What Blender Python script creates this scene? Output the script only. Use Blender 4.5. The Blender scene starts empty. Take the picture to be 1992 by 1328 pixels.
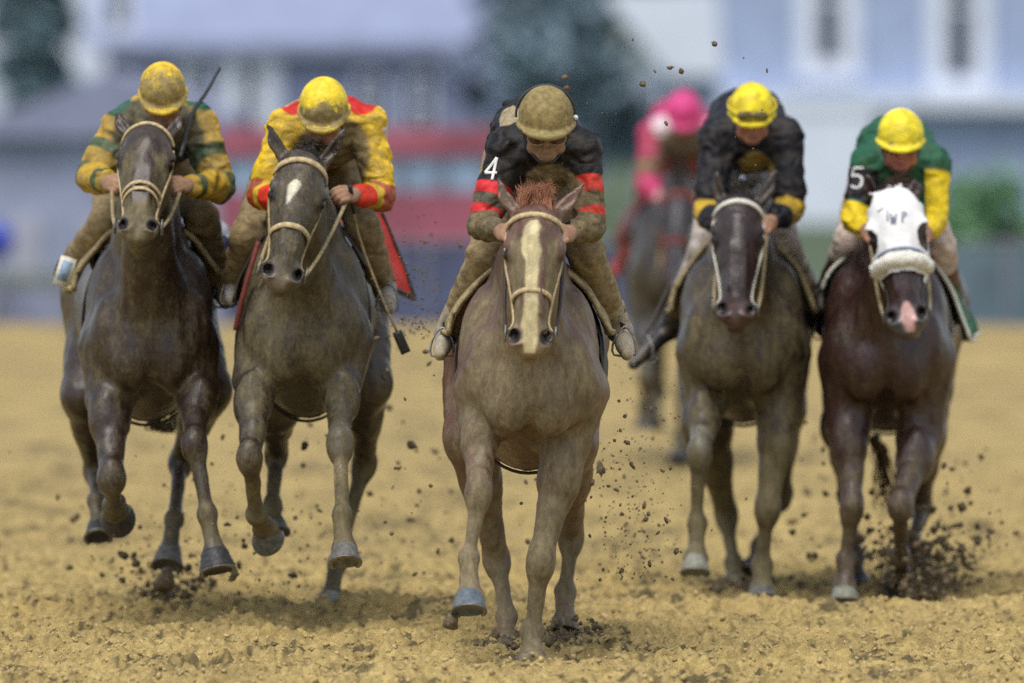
import bpy, math, random
import numpy as np
from mathutils import Vector, Matrix
random.seed(7)
rng = np.random.default_rng(11)
sc = bpy.context.scene
COL = sc.collection

# ------------------------------------------------------------------ camera, sky, sun, exposure
CAM_H, FPX, HOR = 2.248, 20200.0, 150.0        # eye height (m), focal length in photo pixels, horizon row
cam_d = bpy.data.cameras.new('camera')
cam = bpy.data.objects.new('camera', cam_d); COL.objects.link(cam)
cam.location = (0, 0, CAM_H); cam.rotation_euler = (math.radians(90), 0, 0)
cam_d.sensor_width = 36.0
cam_d.lens = FPX * 36.0 / 1992.0
cam_d.shift_y = -(664.0 - HOR) / 1992.0
cam_d.clip_start = 1.0; cam_d.clip_end = 2000.0
cam_d.dof.use_dof = True; cam_d.dof.focus_distance = 40.5; cam_d.dof.aperture_fstop = 2.05
sc.camera = cam

world = bpy.data.worlds.new('World'); sc.world = world; world.use_nodes = True
nt = world.node_tree; bg = nt.nodes['Background']
sky = nt.nodes.new('ShaderNodeTexSky'); sky.sky_type = 'NISHITA'; sky.sun_disc = False
SUN_EL, SUN_AZ = math.radians(64), math.radians(200)   # azimuth measured clockwise from +Y
sky.sun_elevation = SUN_EL; sky.sun_rotation = SUN_AZ
sky.air_density = 1.0; sky.dust_density = 1.2; sky.ozone_density = 1.0
hsv = nt.nodes.new('ShaderNodeHueSaturation'); hsv.inputs['Saturation'].default_value = 0.5      # overcast: a paler sky
nt.links.new(sky.outputs[0], hsv.inputs['Color']); nt.links.new(hsv.outputs[0], bg.inputs[0]); bg.inputs[1].default_value = 0.085
sun_d = bpy.data.lights.new('sun', 'SUN'); sun = bpy.data.objects.new('sun', sun_d); COL.objects.link(sun)
sun_d.energy = 1.5; sun_d.angle = math.radians(38); sun_d.color = (1.0, 0.95, 0.87)
sdir = Vector((math.sin(SUN_AZ) * math.cos(SUN_EL), math.cos(SUN_AZ) * math.cos(SUN_EL), math.sin(SUN_EL)))
sun.rotation_euler = sdir.to_track_quat('Z', 'Y').to_euler()
sc.view_settings.view_transform = 'Standard'; sc.view_settings.look = 'None'
sc.view_settings.exposure = 1.03; sc.view_settings.gamma = 1.0
sc.render.engine = 'CYCLES'
sc.cycles.use_denoising = False
sc.cycles.max_bounces = 5
sc.cycles.diffuse_bounces = 3
sc.cycles.use_adaptive_sampling = False

# ------------------------------------------------------------------ helpers
def PW(px, py, Y):
    """photo pixel + distance -> world"""
    return np.array([(px - 996.0) * Y / FPX, Y, CAM_H - (py - HOR) * Y / FPX])
def nrm(v):
    v = np.asarray(v, float); return v / (np.linalg.norm(v) + 1e-12)
def sstep(a, b, x):
    t = np.clip((x - a) / (b - a), 0, 1); return t * t * (3 - 2 * t)

_perm = np.random.default_rng(5).random(65536).astype(np.float32)
def _h(ix, iy, iz):
    return _perm[((ix * 73856093) ^ (iy * 19349663) ^ (iz * 83492791)) & 65535]
def vnoise(p):
    p = np.asarray(p, np.float64); i = np.floor(p).astype(np.int64); f = p - i; f = f * f * (3 - 2 * f)
    r = 0
    for a in (0, 1):
        wx = f[..., 0] if a else 1 - f[..., 0]
        for b in (0, 1):
            wy = f[..., 1] if b else 1 - f[..., 1]
            for c in (0, 1):
                wz = f[..., 2] if c else 1 - f[..., 2]
                r = r + wx * wy * wz * _h(i[..., 0] + a, i[..., 1] + b, i[..., 2] + c)
    return r
def fbm(p, o=3):
    r = 0; s = 0; a = 1.0; p = np.asarray(p, float)
    for k in range(o):
        r = r + a * vnoise(p + 17.3 * k); s += a; a *= 0.5; p = p * 2.03
    return r / s

def catmull(pts, vals, n):
    pts = np.asarray(pts, float); vals = np.asarray(vals, float)
    m = len(pts)
    if m == 2 or n <= 1: return pts, vals
    P = []; V = []
    for i in range(m - 1):
        p0 = pts[max(i - 1, 0)]; p1 = pts[i]; p2 = pts[i + 1]; p3 = pts[min(i + 2, m - 1)]
        v1, v2 = vals[i], vals[i + 1]
        for j in range(n):
            t = j / n
            P.append(0.5 * ((2 * p1) + (-p0 + p2) * t + (2 * p0 - 5 * p1 + 4 * p2 - p3) * t * t + (-p0 + 3 * p1 - 3 * p2 + p3) * t ** 3))
            tt = t * t * (3 - 2 * t); V.append(v1 * (1 - tt) + v2 * tt)
    P.append(pts[-1]); V.append(vals[-1])
    return np.array(P), np.array(V)

# ------------------------------------------------------------------ implicit solids
BIG = 0.2
class Solid:
    """smooth union / subtraction of tubes, ellipsoids and lofts, meshed with surface nets"""
    def __init__(s): s.ops = []
    def tube(s, pts, rad, k=0.02, sub=False, n=4, flat=None):
        P, R = catmull(pts, rad, n); rm = float(R.max())
        fm = None; sc_ = 1.0
        if flat is not None:
            u = nrm(flat[0]); sc_ = flat[1]
            fm = np.eye(3) + np.outer(u, u) * (1.0 / sc_ - 1.0)
        ext = rm * max(1.0, sc_)
        lo = P.min(0) - ext; hi = P.max(0) + ext
        def f(p):
            d = np.full(p.shape[:-1], 9.0)
            for i in range(len(P) - 1):
                a, b = P[i], P[i + 1]; ab = b - a; o = p - a
                if fm is not None: o = o @ fm; ab = ab @ fm
                t = np.clip((o @ ab) / (ab @ ab + 1e-12), 0, 1)
                q = o - t[..., None] * ab
                dd = np.sqrt((q * q).sum(-1)) - (R[i] + (R[i + 1] - R[i]) * t)
                d = np.minimum(d, dd)
            return d * min(1.0, sc_)
        s.ops.append((f, lo, hi, k, sub)); return s
    def ell(s, c, r, R=None, k=0.02, sub=False):
        c = np.asarray(c, float); r = np.asarray(r, float)
        M = np.eye(3) if R is None else np.asarray(R, float)     # rows = local axes
        ext = np.abs(M.T) @ r
        def f(p):
            q = (p - c) @ M.T
            k0 = np.sqrt(((q / r) ** 2).sum(-1)); k1 = np.sqrt(((q / (r * r)) ** 2).sum(-1)) + 1e-9
            return k0 * (k0 - 1.0) / k1
        s.ops.append((f, c - ext, c + ext, k, sub)); return s
    def loft(s, st, k=0.03):
        """st rows: y, xc, zc, hw, hh (elliptic sections along y)"""
        st = np.asarray(st, float)
        yy = np.linspace(st[0, 0], st[-1, 0], 60)
        V = [smooth_interp(yy, st[:, 0], st[:, j]) for j in range(1, 5)]
        lo = np.array([(V[0] - V[2]).min(), st[0, 0], (V[1] - V[3]).min()]); hi = np.array([(V[0] + V[2]).max(), st[-1, 0], (V[1] + V[3]).max()])
        def f(p):
            y = p[..., 1]
            xc, zc, hw, hh = [np.interp(y, yy, v) for v in V]
            q = np.sqrt(((p[..., 0] - xc) / hw) ** 2 + ((p[..., 2] - zc) / hh) ** 2) + 1e-9
            g = np.sqrt(((p[..., 0] - xc) / hw ** 2) ** 2 + ((p[..., 2] - zc) / hh ** 2) ** 2) + 1e-9
            d = q * (q - 1) / g
            e = np.maximum(st[0, 0] - y, y - st[-1, 0])
            return np.maximum(d, e)
        s.ops.append((f, lo, hi, k, False)); return s
    def eval(s, p):
        p = np.asarray(p, float); F = np.full(p.shape[:-1], BIG)
        for f, lo, hi, k, sub in s.ops:
            d = f(p); F = _comb(F, d, k, sub)
        return F
    def mesh(s, vox, noise=None, pad=0.03, clip=None):
        lo = np.min([o[1] for o in s.ops if not o[4]], 0) - pad; hi = np.max([o[2] for o in s.ops if not o[4]], 0) + pad
        if clip is not None: lo = np.maximum(lo, clip[0]); hi = np.minimum(hi, clip[1])
        n = np.ceil((hi - lo) / vox).astype(int) + 1
        F = np.full(n, BIG, np.float32)
        ax = [lo[i] + vox * np.arange(n[i]) for i in range(3)]
        for f, a, b, k, sub in s.ops:
            m = k + 2.5 * vox + 0.01
            i0 = np.clip(np.floor((a - m - lo) / vox).astype(int), 0, n); i1 = np.clip(np.ceil((b + m - lo) / vox).astype(int) + 1, 0, n)
            if np.any(i1 <= i0): continue
            X, Y, Z = np.meshgrid(ax[0][i0[0]:i1[0]], ax[1][i0[1]:i1[1]], ax[2][i0[2]:i1[2]], indexing='ij')
            d = f(np.stack([X, Y, Z], -1))
            sl = (slice(i0[0], i1[0]), slice(i0[1], i1[1]), slice(i0[2], i1[2]))
            F[sl] = _comb(F[sl], d, k, sub)
        if noise is not None:
            m = np.abs(F) < 0.03
            idx = np.argwhere(m); p = lo + idx * vox
            F[m] += noise(p).astype(np.float32)
        F[0] = F[-1] = BIG; F[:, 0] = F[:, -1] = BIG; F[:, :, 0] = F[:, :, -1] = BIG
        return surface_nets(F, lo, vox)
def _comb(F, d, k, sub):
    if sub:
        d = -d
        h = np.maximum(k - np.abs(F - d), 0) / k
        return np.maximum(F, d) + h * h * k * 0.25
    h = np.maximum(k - np.abs(F - d), 0) / k
    return np.minimum(F, d) - h * h * k * 0.25
def smooth_interp(x, xs, ys):
    i = np.clip(np.searchsorted(xs, x) - 1, 0, len(xs) - 2)
    m = np.gradient(ys, xs)
    h = xs[i + 1] - xs[i]; t = np.clip((x - xs[i]) / h, 0, 1)
    return ((2 * t ** 3 - 3 * t ** 2 + 1) * ys[i] + (t ** 3 - 2 * t ** 2 + t) * h * m[i] + (-2 * t ** 3 + 3 * t ** 2) * ys[i + 1] + (t ** 3 - t ** 2) * h * m[i + 1])

def surface_nets(F, lo, vox):
    ins = F < 0
    c = ins[:-1, :-1, :-1].astype(np.int8)
    for a, b, d in ((1,0,0),(0,1,0),(0,0,1),(1,1,0),(1,0,1),(0,1,1),(1,1,1)):
        c = c + ins[a:F.shape[0]-1+a, b:F.shape[1]-1+b, d:F.shape[2]-1+d]
    cells = np.argwhere((c > 0) & (c < 8))
    idm = np.full(c.shape, -1, np.int32); idm[tuple(cells.T)] = np.arange(len(cells))
    acc = np.zeros((len(cells), 3)); cnt = np.zeros(len(cells))
    cor = [(0,0,0),(1,0,0),(0,1,0),(1,1,0),(0,0,1),(1,0,1),(0,1,1),(1,1,1)]
    for i, a in enumerate(cor):
        for b in cor[i + 1:]:
            dv = np.array(b) - np.array(a)
            if np.abs(dv).sum() != 1: continue
            fa = F[tuple((cells + a).T)].astype(float); fb = F[tuple((cells + b).T)].astype(float)
            m = (fa < 0) != (fb < 0)
            t = np.where(m, fa / np.where(m, fa - fb, 1), 0)
            acc += np.where(m[:, None], np.array(a) + t[:, None] * dv, 0); cnt += m
    V = lo + (cells + acc / cnt[:, None]) * vox
    Q = []
    for ax in range(3):
        s0 = [slice(None)] * 3; s1 = [slice(None)] * 3
        s0[ax] = slice(0, -1); s1[ax] = slice(1, None)
        A = ins[tuple(s0)]; B = ins[tuple(s1)]
        e = np.argwhere(A != B); u, v = [(1, 2), (2, 0), (0, 1)][ax]
        e = e[(e[:, u] > 0) & (e[:, v] > 0) & (e[:, u] < c.shape[u]) & (e[:, v] < c.shape[v])]
        du = np.zeros(3, int); du[u] = 1; dv = np.zeros(3, int); dv[v] = 1
        q = np.stack([idm[tuple((e - du - dv).T)], idm[tuple((e - dv).T)], idm[tuple(e.T)], idm[tuple((e - du).T)]], 1)
        fl = ~A[tuple(e.T)]
        q[fl] = q[fl][:, ::-1]
        Q.append(q)
    Q = np.concatenate(Q); Q = Q[(Q >= 0).all(1)]
    return V, Q

def relax(V, Q, it=1, lam=0.5):
    for _ in range(it):
        acc = np.zeros_like(V); cnt = np.zeros(len(V))
        for a, b in ((0,1),(1,2),(2,3),(3,0)):
            np.add.at(acc, Q[:, a], V[Q[:, b]]); np.add.at(acc, Q[:, b], V[Q[:, a]])
            cnt += np.bincount(Q[:, a], minlength=len(V)); cnt += np.bincount(Q[:, b], minlength=len(V))
        V = V + lam * (acc / np.maximum(cnt, 1)[:, None] - V)
    return V
def vnormals(V, Q):
    n = np.cross(V[Q[:, 2]] - V[Q[:, 0]], V[Q[:, 3]] - V[Q[:, 1]])
    N = np.zeros_like(V)
    for i in range(4): np.add.at(N, Q[:, i], n)
    return N / (np.linalg.norm(N, axis=1)[:, None] + 1e-12)

def link(name, me, parent=None, m=None, smooth=True):
    o = bpy.data.objects.new(name, me); COL.objects.link(o)
    if parent is not None: o.parent = parent; o.matrix_parent_inverse = parent_world(parent).inverted()
    if m is not None: me.materials.append(m)
    if smooth and len(me.polygons): me.polygons.foreach_set('use_smooth', [True] * len(me.polygons))
    return o
def parent_world(p):
    M = Matrix.Identity(4)
    while p is not None:
        M = (p.matrix_parent_inverse @ Matrix.LocRotScale(p.location, p.rotation_euler, p.scale) if p.parent else Matrix.LocRotScale(p.location, p.rotation_euler, p.scale)) @ M
        p = p.parent
    return M
def mk(name, V, faces, m, parent=None, col=None, smooth=True):
    me = bpy.data.meshes.new(name)
    V = np.asarray(V, float)
    if isinstance(faces, np.ndarray):
        nf, k = faces.shape
        me.vertices.add(len(V)); me.vertices.foreach_set('co', V.ravel())
        me.loops.add(nf * k); me.loops.foreach_set('vertex_index', faces.ravel().astype(np.int32))
        me.polygons.add(nf); me.polygons.foreach_set('loop_start', np.arange(0, nf * k, k, dtype=np.int32))
        me.update(calc_edges=True); me.validate()
    else:
        me.from_pydata([tuple(v) for v in V], [], faces); me.update()
    if col is not None:
        a = me.color_attributes.new('col', 'FLOAT_COLOR', 'POINT')
        c = np.ones((len(V), 4), np.float32); c[:, :col.shape[1]] = col
        if len(a.data) == len(V): a.data.foreach_set('color', c.ravel())
    return link(name, me, parent, m, smooth)
def tag(o, label=None, cat=None, group=None, kind=None):
    if label: o['label'] = label
    if cat: o['category'] = cat
    if group: o['group'] = group
    if kind: o['kind'] = kind
    return o
def empty(name, loc):
    o = bpy.data.objects.new(name, None); COL.objects.link(o); o.location = tuple(loc); o.empty_display_size = 0.2
    return o

# swept shapes -------------------------------------------------------
def sweep(pts, rad, seg=10, up=None, wid=None, closed=False, n=6, caps=True):
    """tube (round) or strap (wid = width, rad = half thickness) along a smooth path; up = list of surface normals for a strap"""
    pts = np.asarray(pts, float); m = len(pts)
    rad = np.full(m, rad, float) if np.isscalar(rad) else np.asarray(rad, float)
    if closed: pts = np.vstack([pts, pts[:1]]); rad = np.append(rad, rad[0])
    if up is not None:
        up = np.asarray(up, float)
        if up.ndim == 1: up = np.repeat(up[None], m, 0)
        if closed: up = np.vstack([up, up[:1]])
        P, RU = catmull(pts, np.column_stack([rad, up]), n); R = RU[:, 0]; U = RU[:, 1:]
    else:
        P, R = catmull(pts, rad, n); U = None
    if closed: P = P[:-1]; R = R[:-1]; U = None if U is None else U[:-1]
    N = len(P)
    T = np.roll(P, -1, 0) - np.roll(P, 1, 0)
    if not closed: T[0] = P[1] - P[0]; T[-1] = P[-1] - P[-2]
    T /= np.linalg.norm(T, axis=1)[:, None] + 1e-12
    V = []; 
    ref = np.array([0.13, 0.31, 0.94])
    for i in range(N):
        u = U[i] if U is not None else (ref if abs(T[i] @ ref) < 0.9 else np.array([1.0, 0, 0]))
        a = nrm(u - T[i] * (u @ T[i])); b = np.cross(T[i], a)
        if wid is None:
            for k in range(seg):
                t = 2 * math.pi * k / seg; V.append(P[i] + R[i] * (math.cos(t) * a + math.sin(t) * b))
        else:
            w = wid / 2; h = R[i]
            for (x, y) in ((h, -w), (h * 1.2, 0), (h, w), (-h, w), (-h, 0), (-h, -w)): V.append(P[i] + a * x + b * y)
    s = seg if wid is None else 6
    F = []
    for i in range(N if closed else N - 1):
        j = (i + 1) % N
        for k in range(s): F.append((i * s + k, i * s + (k + 1) % s, j * s + (k + 1) % s, j * s + k))
    if not closed and caps:
        F.append(tuple(range(s))[::-1]); F.append(tuple((N - 1) * s + k for k in range(s)))
    return V, F
def join(parts):
    V = []; F = []
    for v, f in parts:
        o = len(V); V.extend([tuple(x) for x in v]); F.extend([tuple(i + o for i in q) for q in f])
    return V, F
def box(lo, hi):
    (a, b, c), (d, e, f) = lo, hi
    V = [(a,b,c),(d,b,c),(d,e,c),(a,e,c),(a,b,f),(d,b,f),(d,e,f),(a,e,f)]
    F = [(0,3,2,1),(4,5,6,7),(0,1,5,4),(1,2,6,5),(2,3,7,6),(3,0,4,7)]
    return V, F
def ball(c, r, seg=16, ring=10):
    V = []; F = []
    for i in range(ring + 1):
        t = math.pi * i / ring
        for k in range(seg):
            p = 2 * math.pi * k / seg
            V.append((c[0] + r * math.sin(t) * math.cos(p), c[1] + r * math.sin(t) * math.sin(p), c[2] + r * math.cos(t)))
    for i in range(ring):
        for k in range(seg): F.append((i*seg+k, (i+1)*seg+k, (i+1)*seg+(k+1)%seg, i*seg+(k+1)%seg))
    return V, F

# ------------------------------------------------------------------ materials
def newmat(name):
    m = bpy.data.materials.new(name); m.use_nodes = True
    return m, m.node_tree, m.node_tree.nodes['Principled BSDF']
def N(nt, t, **kw):
    n = nt.nodes.new(t)
    for k, v in kw.items(): setattr(n, k, v)
    return n
def noise_node(nt, scale, detail=4, rough=0.6, vec=None):
    n = N(nt, 'ShaderNodeTexNoise'); n.inputs['Scale'].default_value = scale; n.inputs['Detail'].default_value = detail; n.inputs['Roughness'].default_value = rough
    if vec: nt.links.new(vec, n.inputs['Vector'])
    return n
def bump(nt, b, src, strength, dist=0.01, prev=None):
    n = N(nt, 'ShaderNodeBump'); n.inputs['Strength'].default_value = strength; n.inputs['Distance'].default_value = dist
    nt.links.new(src, n.inputs['Height'])
    if prev: nt.links.new(prev.outputs[0], n.inputs['Normal'])
    nt.links.new(n.outputs[0], b.inputs['Normal']); return n
def mat_painted(name, rough=0.55, mud=(0.24, 0.19, 0.10), spots=1.0, bsc=60, bst=0.35, sheen=0.0, spec=0.5, stretch=(1, 1, 1), fine=260, ridge=None, gloss=0.0):
    """vertex colours (the coat / cloth pattern), alpha = how much mud lies there, broken up by noise"""
    m, t, b = newmat(name)
    at = N(t, 'ShaderNodeAttribute', attribute_name='col')
    tc = N(t, 'ShaderNodeTexCoord'); mp = N(t, 'ShaderNodeMapping'); mp.inputs['Scale'].default_value = stretch
    t.links.new(tc.outputs['Object'], mp.inputs[0])
    n1 = noise_node(t, 20, 6, 0.7, mp.outputs[0]); n2 = noise_node(t, 130, 3, 0.7, mp.outputs[0])
    mix = N(t, 'ShaderNodeMath', operation='MULTIPLY_ADD'); t.links.new(n2.outputs[0], mix.inputs[0]); mix.inputs[1].default_value = 0.9; t.links.new(n1.outputs[0], mix.inputs[2])
    ma = N(t, 'ShaderNodeMath', operation='MULTIPLY_ADD'); t.links.new(mix.outputs[0], ma.inputs[0]); ma.inputs[1].default_value = 2.3 * spots; ma.inputs[2].default_value = -2.2 * spots
    ad = N(t, 'ShaderNodeMath', operation='MULTIPLY_ADD'); t.links.new(at.outputs['Alpha'], ad.inputs[0]); ad.inputs[1].default_value = 1.3; t.links.new(ma.outputs[0], ad.inputs[2])
    # no mud where alpha is 0
    mu = N(t, 'ShaderNodeMath', operation='MULTIPLY', use_clamp=True); t.links.new(ad.outputs[0], mu.inputs[0])
    a2 = N(t, 'ShaderNodeMath', operation='MULTIPLY', use_clamp=True); t.links.new(at.outputs['Alpha'], a2.inputs[0]); a2.inputs[1].default_value = 4.0
    t.links.new(a2.outputs[0], mu.inputs[1])
    mc = N(t, 'ShaderNodeMixRGB'); mc.blend_type = 'MIX'
    mudn = noise_node(t, 30, 5, 0.7, mp.outputs[0])
    cr = N(t, 'ShaderNodeValToRGB'); cr.color_ramp.elements[0].position = 0.3; cr.color_ramp.elements[1].position = 0.75
    cr.color_ramp.elements[0].color = (mud[0]*0.5, mud[1]*0.48, mud[2]*0.48, 1); cr.color_ramp.elements[1].color = (mud[0]*1.5, mud[1]*1.5, mud[2]*1.5, 1)
    t.links.new(mudn.outputs[0], cr.inputs[0])
    # gentle variation of the cloth/coat colour itself
    vn = noise_node(t, 22, 5, 0.6, mp.outputs[0]); vr = N(t, 'ShaderNodeMapRange'); vr.inputs[1].default_value = 0.3; vr.inputs[2].default_value = 0.7; vr.inputs[3].default_value = 0.62; vr.inputs[4].default_value = 1.3
    t.links.new(vn.outputs[0], vr.inputs[0])
    vm = N(t, 'ShaderNodeVectorMath', operation='SCALE'); t.links.new(at.outputs['Color'], vm.inputs[0]); t.links.new(vr.outputs[0], vm.inputs['Scale'])
    t.links.new(mu.outputs[0], mc.inputs[0]); t.links.new(vm.outputs[0], mc.inputs[1]); t.links.new(cr.outputs[0], mc.inputs[2])
    t.links.new(mc.outputs[0], b.inputs['Base Color'])
    rr = N(t, 'ShaderNodeMapRange'); t.links.new(mu.outputs[0], rr.inputs[0]); rr.inputs[3].default_value = rough; rr.inputs[4].default_value = 0.8
    t.links.new(rr.outputs[0], b.inputs['Roughness'])
    b.inputs['Specular IOR Level'].default_value = spec
    if sheen: b.inputs['Sheen Weight'].default_value = sheen
    nb = noise_node(t, bsc, 4, 0.65, mp.outputs[0]); b1 = bump(t, b, nb.outputs[0], bst, 0.012)
    nf = noise_node(t, fine, 2, 0.6, mp.outputs[0]); b2 = bump(t, b, nf.outputs[0], 0.4, 0.004, b1)
    if ridge:
        nr = noise_node(t, ridge[0], 3, 0.5, mp.outputs[0]); nr.noise_type = 'RIDGED_MULTIFRACTAL'; nr.normalize = True; nr.inputs['Distortion'].default_value = .6
        bump(t, b, nr.outputs[0], ridge[1], ridge[2], b2)
    if gloss:
        iv = N(t, 'ShaderNodeMapRange'); t.links.new(mu.outputs[0], iv.inputs[0]); iv.inputs[3].default_value = gloss; iv.inputs[4].default_value = gloss * .25
        t.links.new(iv.outputs[0], b.inputs['Coat Weight']); b.inputs['Coat Roughness'].default_value = .28
    return m
def mat_plain(name, c, rough=0.6, var=0.25, scale=20, bst=0.2, metal=0.0, spec=0.5, c2=None, bdist=0.01, detail=5):
    m, t, b = newmat(name)
    tc = N(t, 'ShaderNodeTexCoord')
    n = noise_node(t, scale, detail, 0.6, tc.outputs['Object'])
    cr = N(t, 'ShaderNodeValToRGB'); cr.color_ramp.elements[0].position = 0.35; cr.color_ramp.elements[1].position = 0.65
    a = np.array(c[:3]); d = a * (1 - var); e = np.minimum(a * (1 + var), 0.95)
    if c2 is not None: d = a; e = np.array(c2[:3])
    cr.color_ramp.elements[0].color = (*d, 1); cr.color_ramp.elements[1].color = (*e, 1)
    t.links.new(n.outputs[0], cr.inputs[0]); t.links.new(cr.outputs[0], b.inputs['Base Color'])
    b.inputs['Roughness'].default_value = rough; b.inputs['Metallic'].default_value = metal; b.inputs['Specular IOR Level'].default_value = spec
    if bst: bump(t, b, n.outputs[0], bst, bdist)
    return m
MUD = (0.138, 0.113, 0.055)
# ================================================================== HORSE
M_COAT = mat_painted('horse_coat', rough=0.42, mud=(.19,.155,.084), spots=1.0, bsc=60, bst=0.45, spec=0.4, stretch=(1, 1, 0.45), ridge=(7, .45, .03), gloss=.35)
M_COATD = mat_painted('horse_dark_coat', rough=0.36, mud=MUD, spots=1.1, bsc=60, bst=0.45, spec=0.42, stretch=(1, 1, 0.45), ridge=(7, .45, .03), gloss=.33)
M_HAIR = mat_painted('horse_hair', rough=0.5, mud=MUD, spots=1.0, bsc=30, bst=0.6, stretch=(6, 1, 1))
M_HOOFG = mat_plain('hoof_grey', (0.06, 0.065, 0.07), 0.6, 0.35, 40, 0.6, c2=(.17,.16,.13))
M_HOOFB = mat_plain('hoof_blue_grey', (0.055, 0.085, 0.125), 0.5, 0.4, 30, 0.6, c2=(.15,.17,.17))
M_HOOFD = mat_plain('hoof_dark', (0.03, 0.03, 0.033), 0.5, 0.5, 50, 0.5)
M_HOOFP = mat_plain('hoof_pale', (0.15, 0.14, 0.10), 0.65, 0.3, 40, 0.6, c2=(.28,.29,.24))
M_HOOFM = mat_plain('hoof_muddy', (0.17, 0.145, 0.085), 0.7, 0.4, 50, 0.6)
M_EYE = mat_plain('eye_gloss', (0.012, 0.008, 0.006), 0.08, 0.1, 20, 0)
M_TACK = mat_plain('tack_pale_leather', (0.45, 0.35, 0.19), 0.6, 0.3, 60, 0.3)
M_TACKW = mat_plain('tack_white', (0.62, 0.6, 0.52), 0.55, 0.2, 60, 0.3)
M_TACKD = mat_plain('tack_dark_leather', (0.035, 0.025, 0.02), 0.5, 0.4, 60, 0.3)
M_TACKM = mat_plain('tack_muddy_leather', (0.3, 0.235, 0.12), 0.7, 0.35, 50, 0.4)
M_TACKR = mat_plain('tack_red', (0.55, 0.02, 0.008), 0.55, 0.3, 60, 0.3)
M_STEEL = mat_plain('bit_steel', (0.22, 0.21, 0.19), 0.5, 0.4, 60, 0.3, metal=.7)
M_FLEECE = mat_plain('sheepskin', (0.85, 0.83, 0.74), 0.95, 0.12, 90, 0.8, bdist=0.02)
M_HOOD = mat_plain('hood_white', (0.78, 0.78, 0.78), 0.6, 0.06, 25, 0.35)
M_MARK = mat_plain('mark_dark', (0.16, 0.18, 0.26), 0.6, 0.3, 60, 0.1)

class H: pass
WID = 1.13

def head_frame(h):
    """origin at the poll, A down the face to the nose, F out of the face, L to the viewer's right"""
    p0 = h.P(*h.s['poll']); n = h.s['nose']; s = h.F / h.Y0
    d = h.s['poll'][2]
    Lh = h.s.get('head_len', 0.62)
    # nose point at the depth that makes the head its real length
    dn = d - 0.3
    for _ in range(12):
        q = h.P(n[0], n[1], dn); v = q - p0
        r = Lh ** 2 - v[0] ** 2 - v[2] ** 2
        dn = d - math.sqrt(max(r, 0.01))
    q = h.P(n[0], n[1], dn)
    A = nrm(q - p0)
    roll = math.radians(h.s.get('head_roll', 0)); turn = math.radians(h.s.get('head_turn', 0))
    L = nrm(np.array([1.0, 0, 0]) - A * A[0]); Fv = np.cross(A, L)
    if Fv[1] > 0: Fv = -Fv
    L2 = L * math.cos(turn) + Fv * math.sin(turn); F2 = Fv * math.cos(turn) - L * math.sin(turn)
    h.hO, h.hA, h.hL, h.hF, h.hs = p0, A, L2, F2, Lh / 0.62
def hp(h, l, t, f):
    k = h.hs
    return h.hO + k * (h.hL * l * WID + h.hA * t + h.hF * f)

def build_head(h, S):
    R = np.array([h.hL, h.hF, h.hA]); k = h.hs
    P = lambda l, t, f: hp(h, l, t, f)
    e = lambda l, t, f, rl, rf, rt, kk=0.03, sub=False: S.ell(P(l, t, f), np.array([rl * WID, rf, rt]) * k, R, kk * k, sub)
    e(0, .075, -.045, .085, .095, .10)                  # cranium
    e(0, .17, -.005, .092, .075, .11)                    # forehead
    S.tube([P(0, .10, -.02), P(0, .24, -.005), P(0, .38, -.005), P(0, .50, -.005)], np.array([.092, .088, .070, .060]) * k, 0.03 * k)
    S.tube([P(0, .14, .045), P(0, .30, .042), P(0, .48, .028)], np.array([.045, .036, .030]) * k, 0.035 * k)      # nasal bone
    for s in (-1, 1):
        e(s * .052, .21, -.105, .038, .085, .115, .04)   # cheek
        e(s * .078, .185, .02, .030, .028, .045, .025)    # brow / orbit
        e(s * .094, .205, .006, .022, .024, .025, .008, True)    # eye socket
        S.tube([P(s * .078, .25, -.005), P(s * .060, .36, .0)], [.013 * k, .010 * k], 0.02 * k)  # facial crest
        S.tube([P(s * .05, .26, -.14), P(s * .035, .42, -.085), P(s * .02, .52, -.06)], np.array([.034, .026, .022]) * k, 0.03 * k)  # jaw bar
        e(s * .046, .535, .008, .034, .036, .05, .022)       # nostril flare
        S.tube([P(s * .046, .560, .055), P(s * .050, .535, .026), P(s * .045, .50, -.01)], np.array([.026, .022, .008]) * k, 0.008 * k, True)
        S.tube([P(s * .028, .572, .05), P(s * .055, .577, .04)], np.array([.006, .006]) * k, 0.012 * k)  # lower nostril rim
        e(s * .105, .20, .052, .02, .012, .03, .02, True)     # hollow above the eye
        S.tube([P(s*.03, .25, .078), P(s*.028, .45, .062)], np.array([.006, .006])*k, .015*k)
    e(0, .545, .0, .052, .045, .055, .03)                # muzzle
    e(0, .585, .0, .044, .036, .032, .02)                # upper lip
    e(0, .592, -.045, .036, .026, .026, .012)             # lower lip
    e(0, .575, -.072, .030, .026, .028, .02)             # chin
    for s in (-1, 1): S.tube([P(s * .058, .53, -.035), P(s * .045, .575, -.027), P(0, .60, -.024)], [.005 * k] * 3, 0.006, True)  # mouth
    S.tube([P(0, .53, .075), P(0, .60, .04)], [.006 * k] * 2, .015, True)
    # ears
    for s, tip in ((-1, h.s['ears'][0]), (1, h.s['ears'][1])):
        b = P(s * .052, .035, -.045)
        tp = h.P(*tip); mid = (b + tp) / 2 + h.hL * s * .010
        ax = nrm(tp - b); wd = nrm(np.cross(ax, h.hF))
        S.tube([b, b + (mid - b) * .5, mid, b + (tp - b) * .8, tp], np.array([.024, .030, .029, .017, .004]) * k, .018, flat=(h.hF, .62))
        o = nrm(h.hF + h.hL * s * .25 * h.s.get('ear_out', 1))
        S.tube([b + (tp - b) * .22 + o * .017, mid + o * .02, b + (tp - b) * .85 + o * .012], np.array([.010, .017, .006]) * k, .008, True, flat=(wd, .8))

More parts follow.
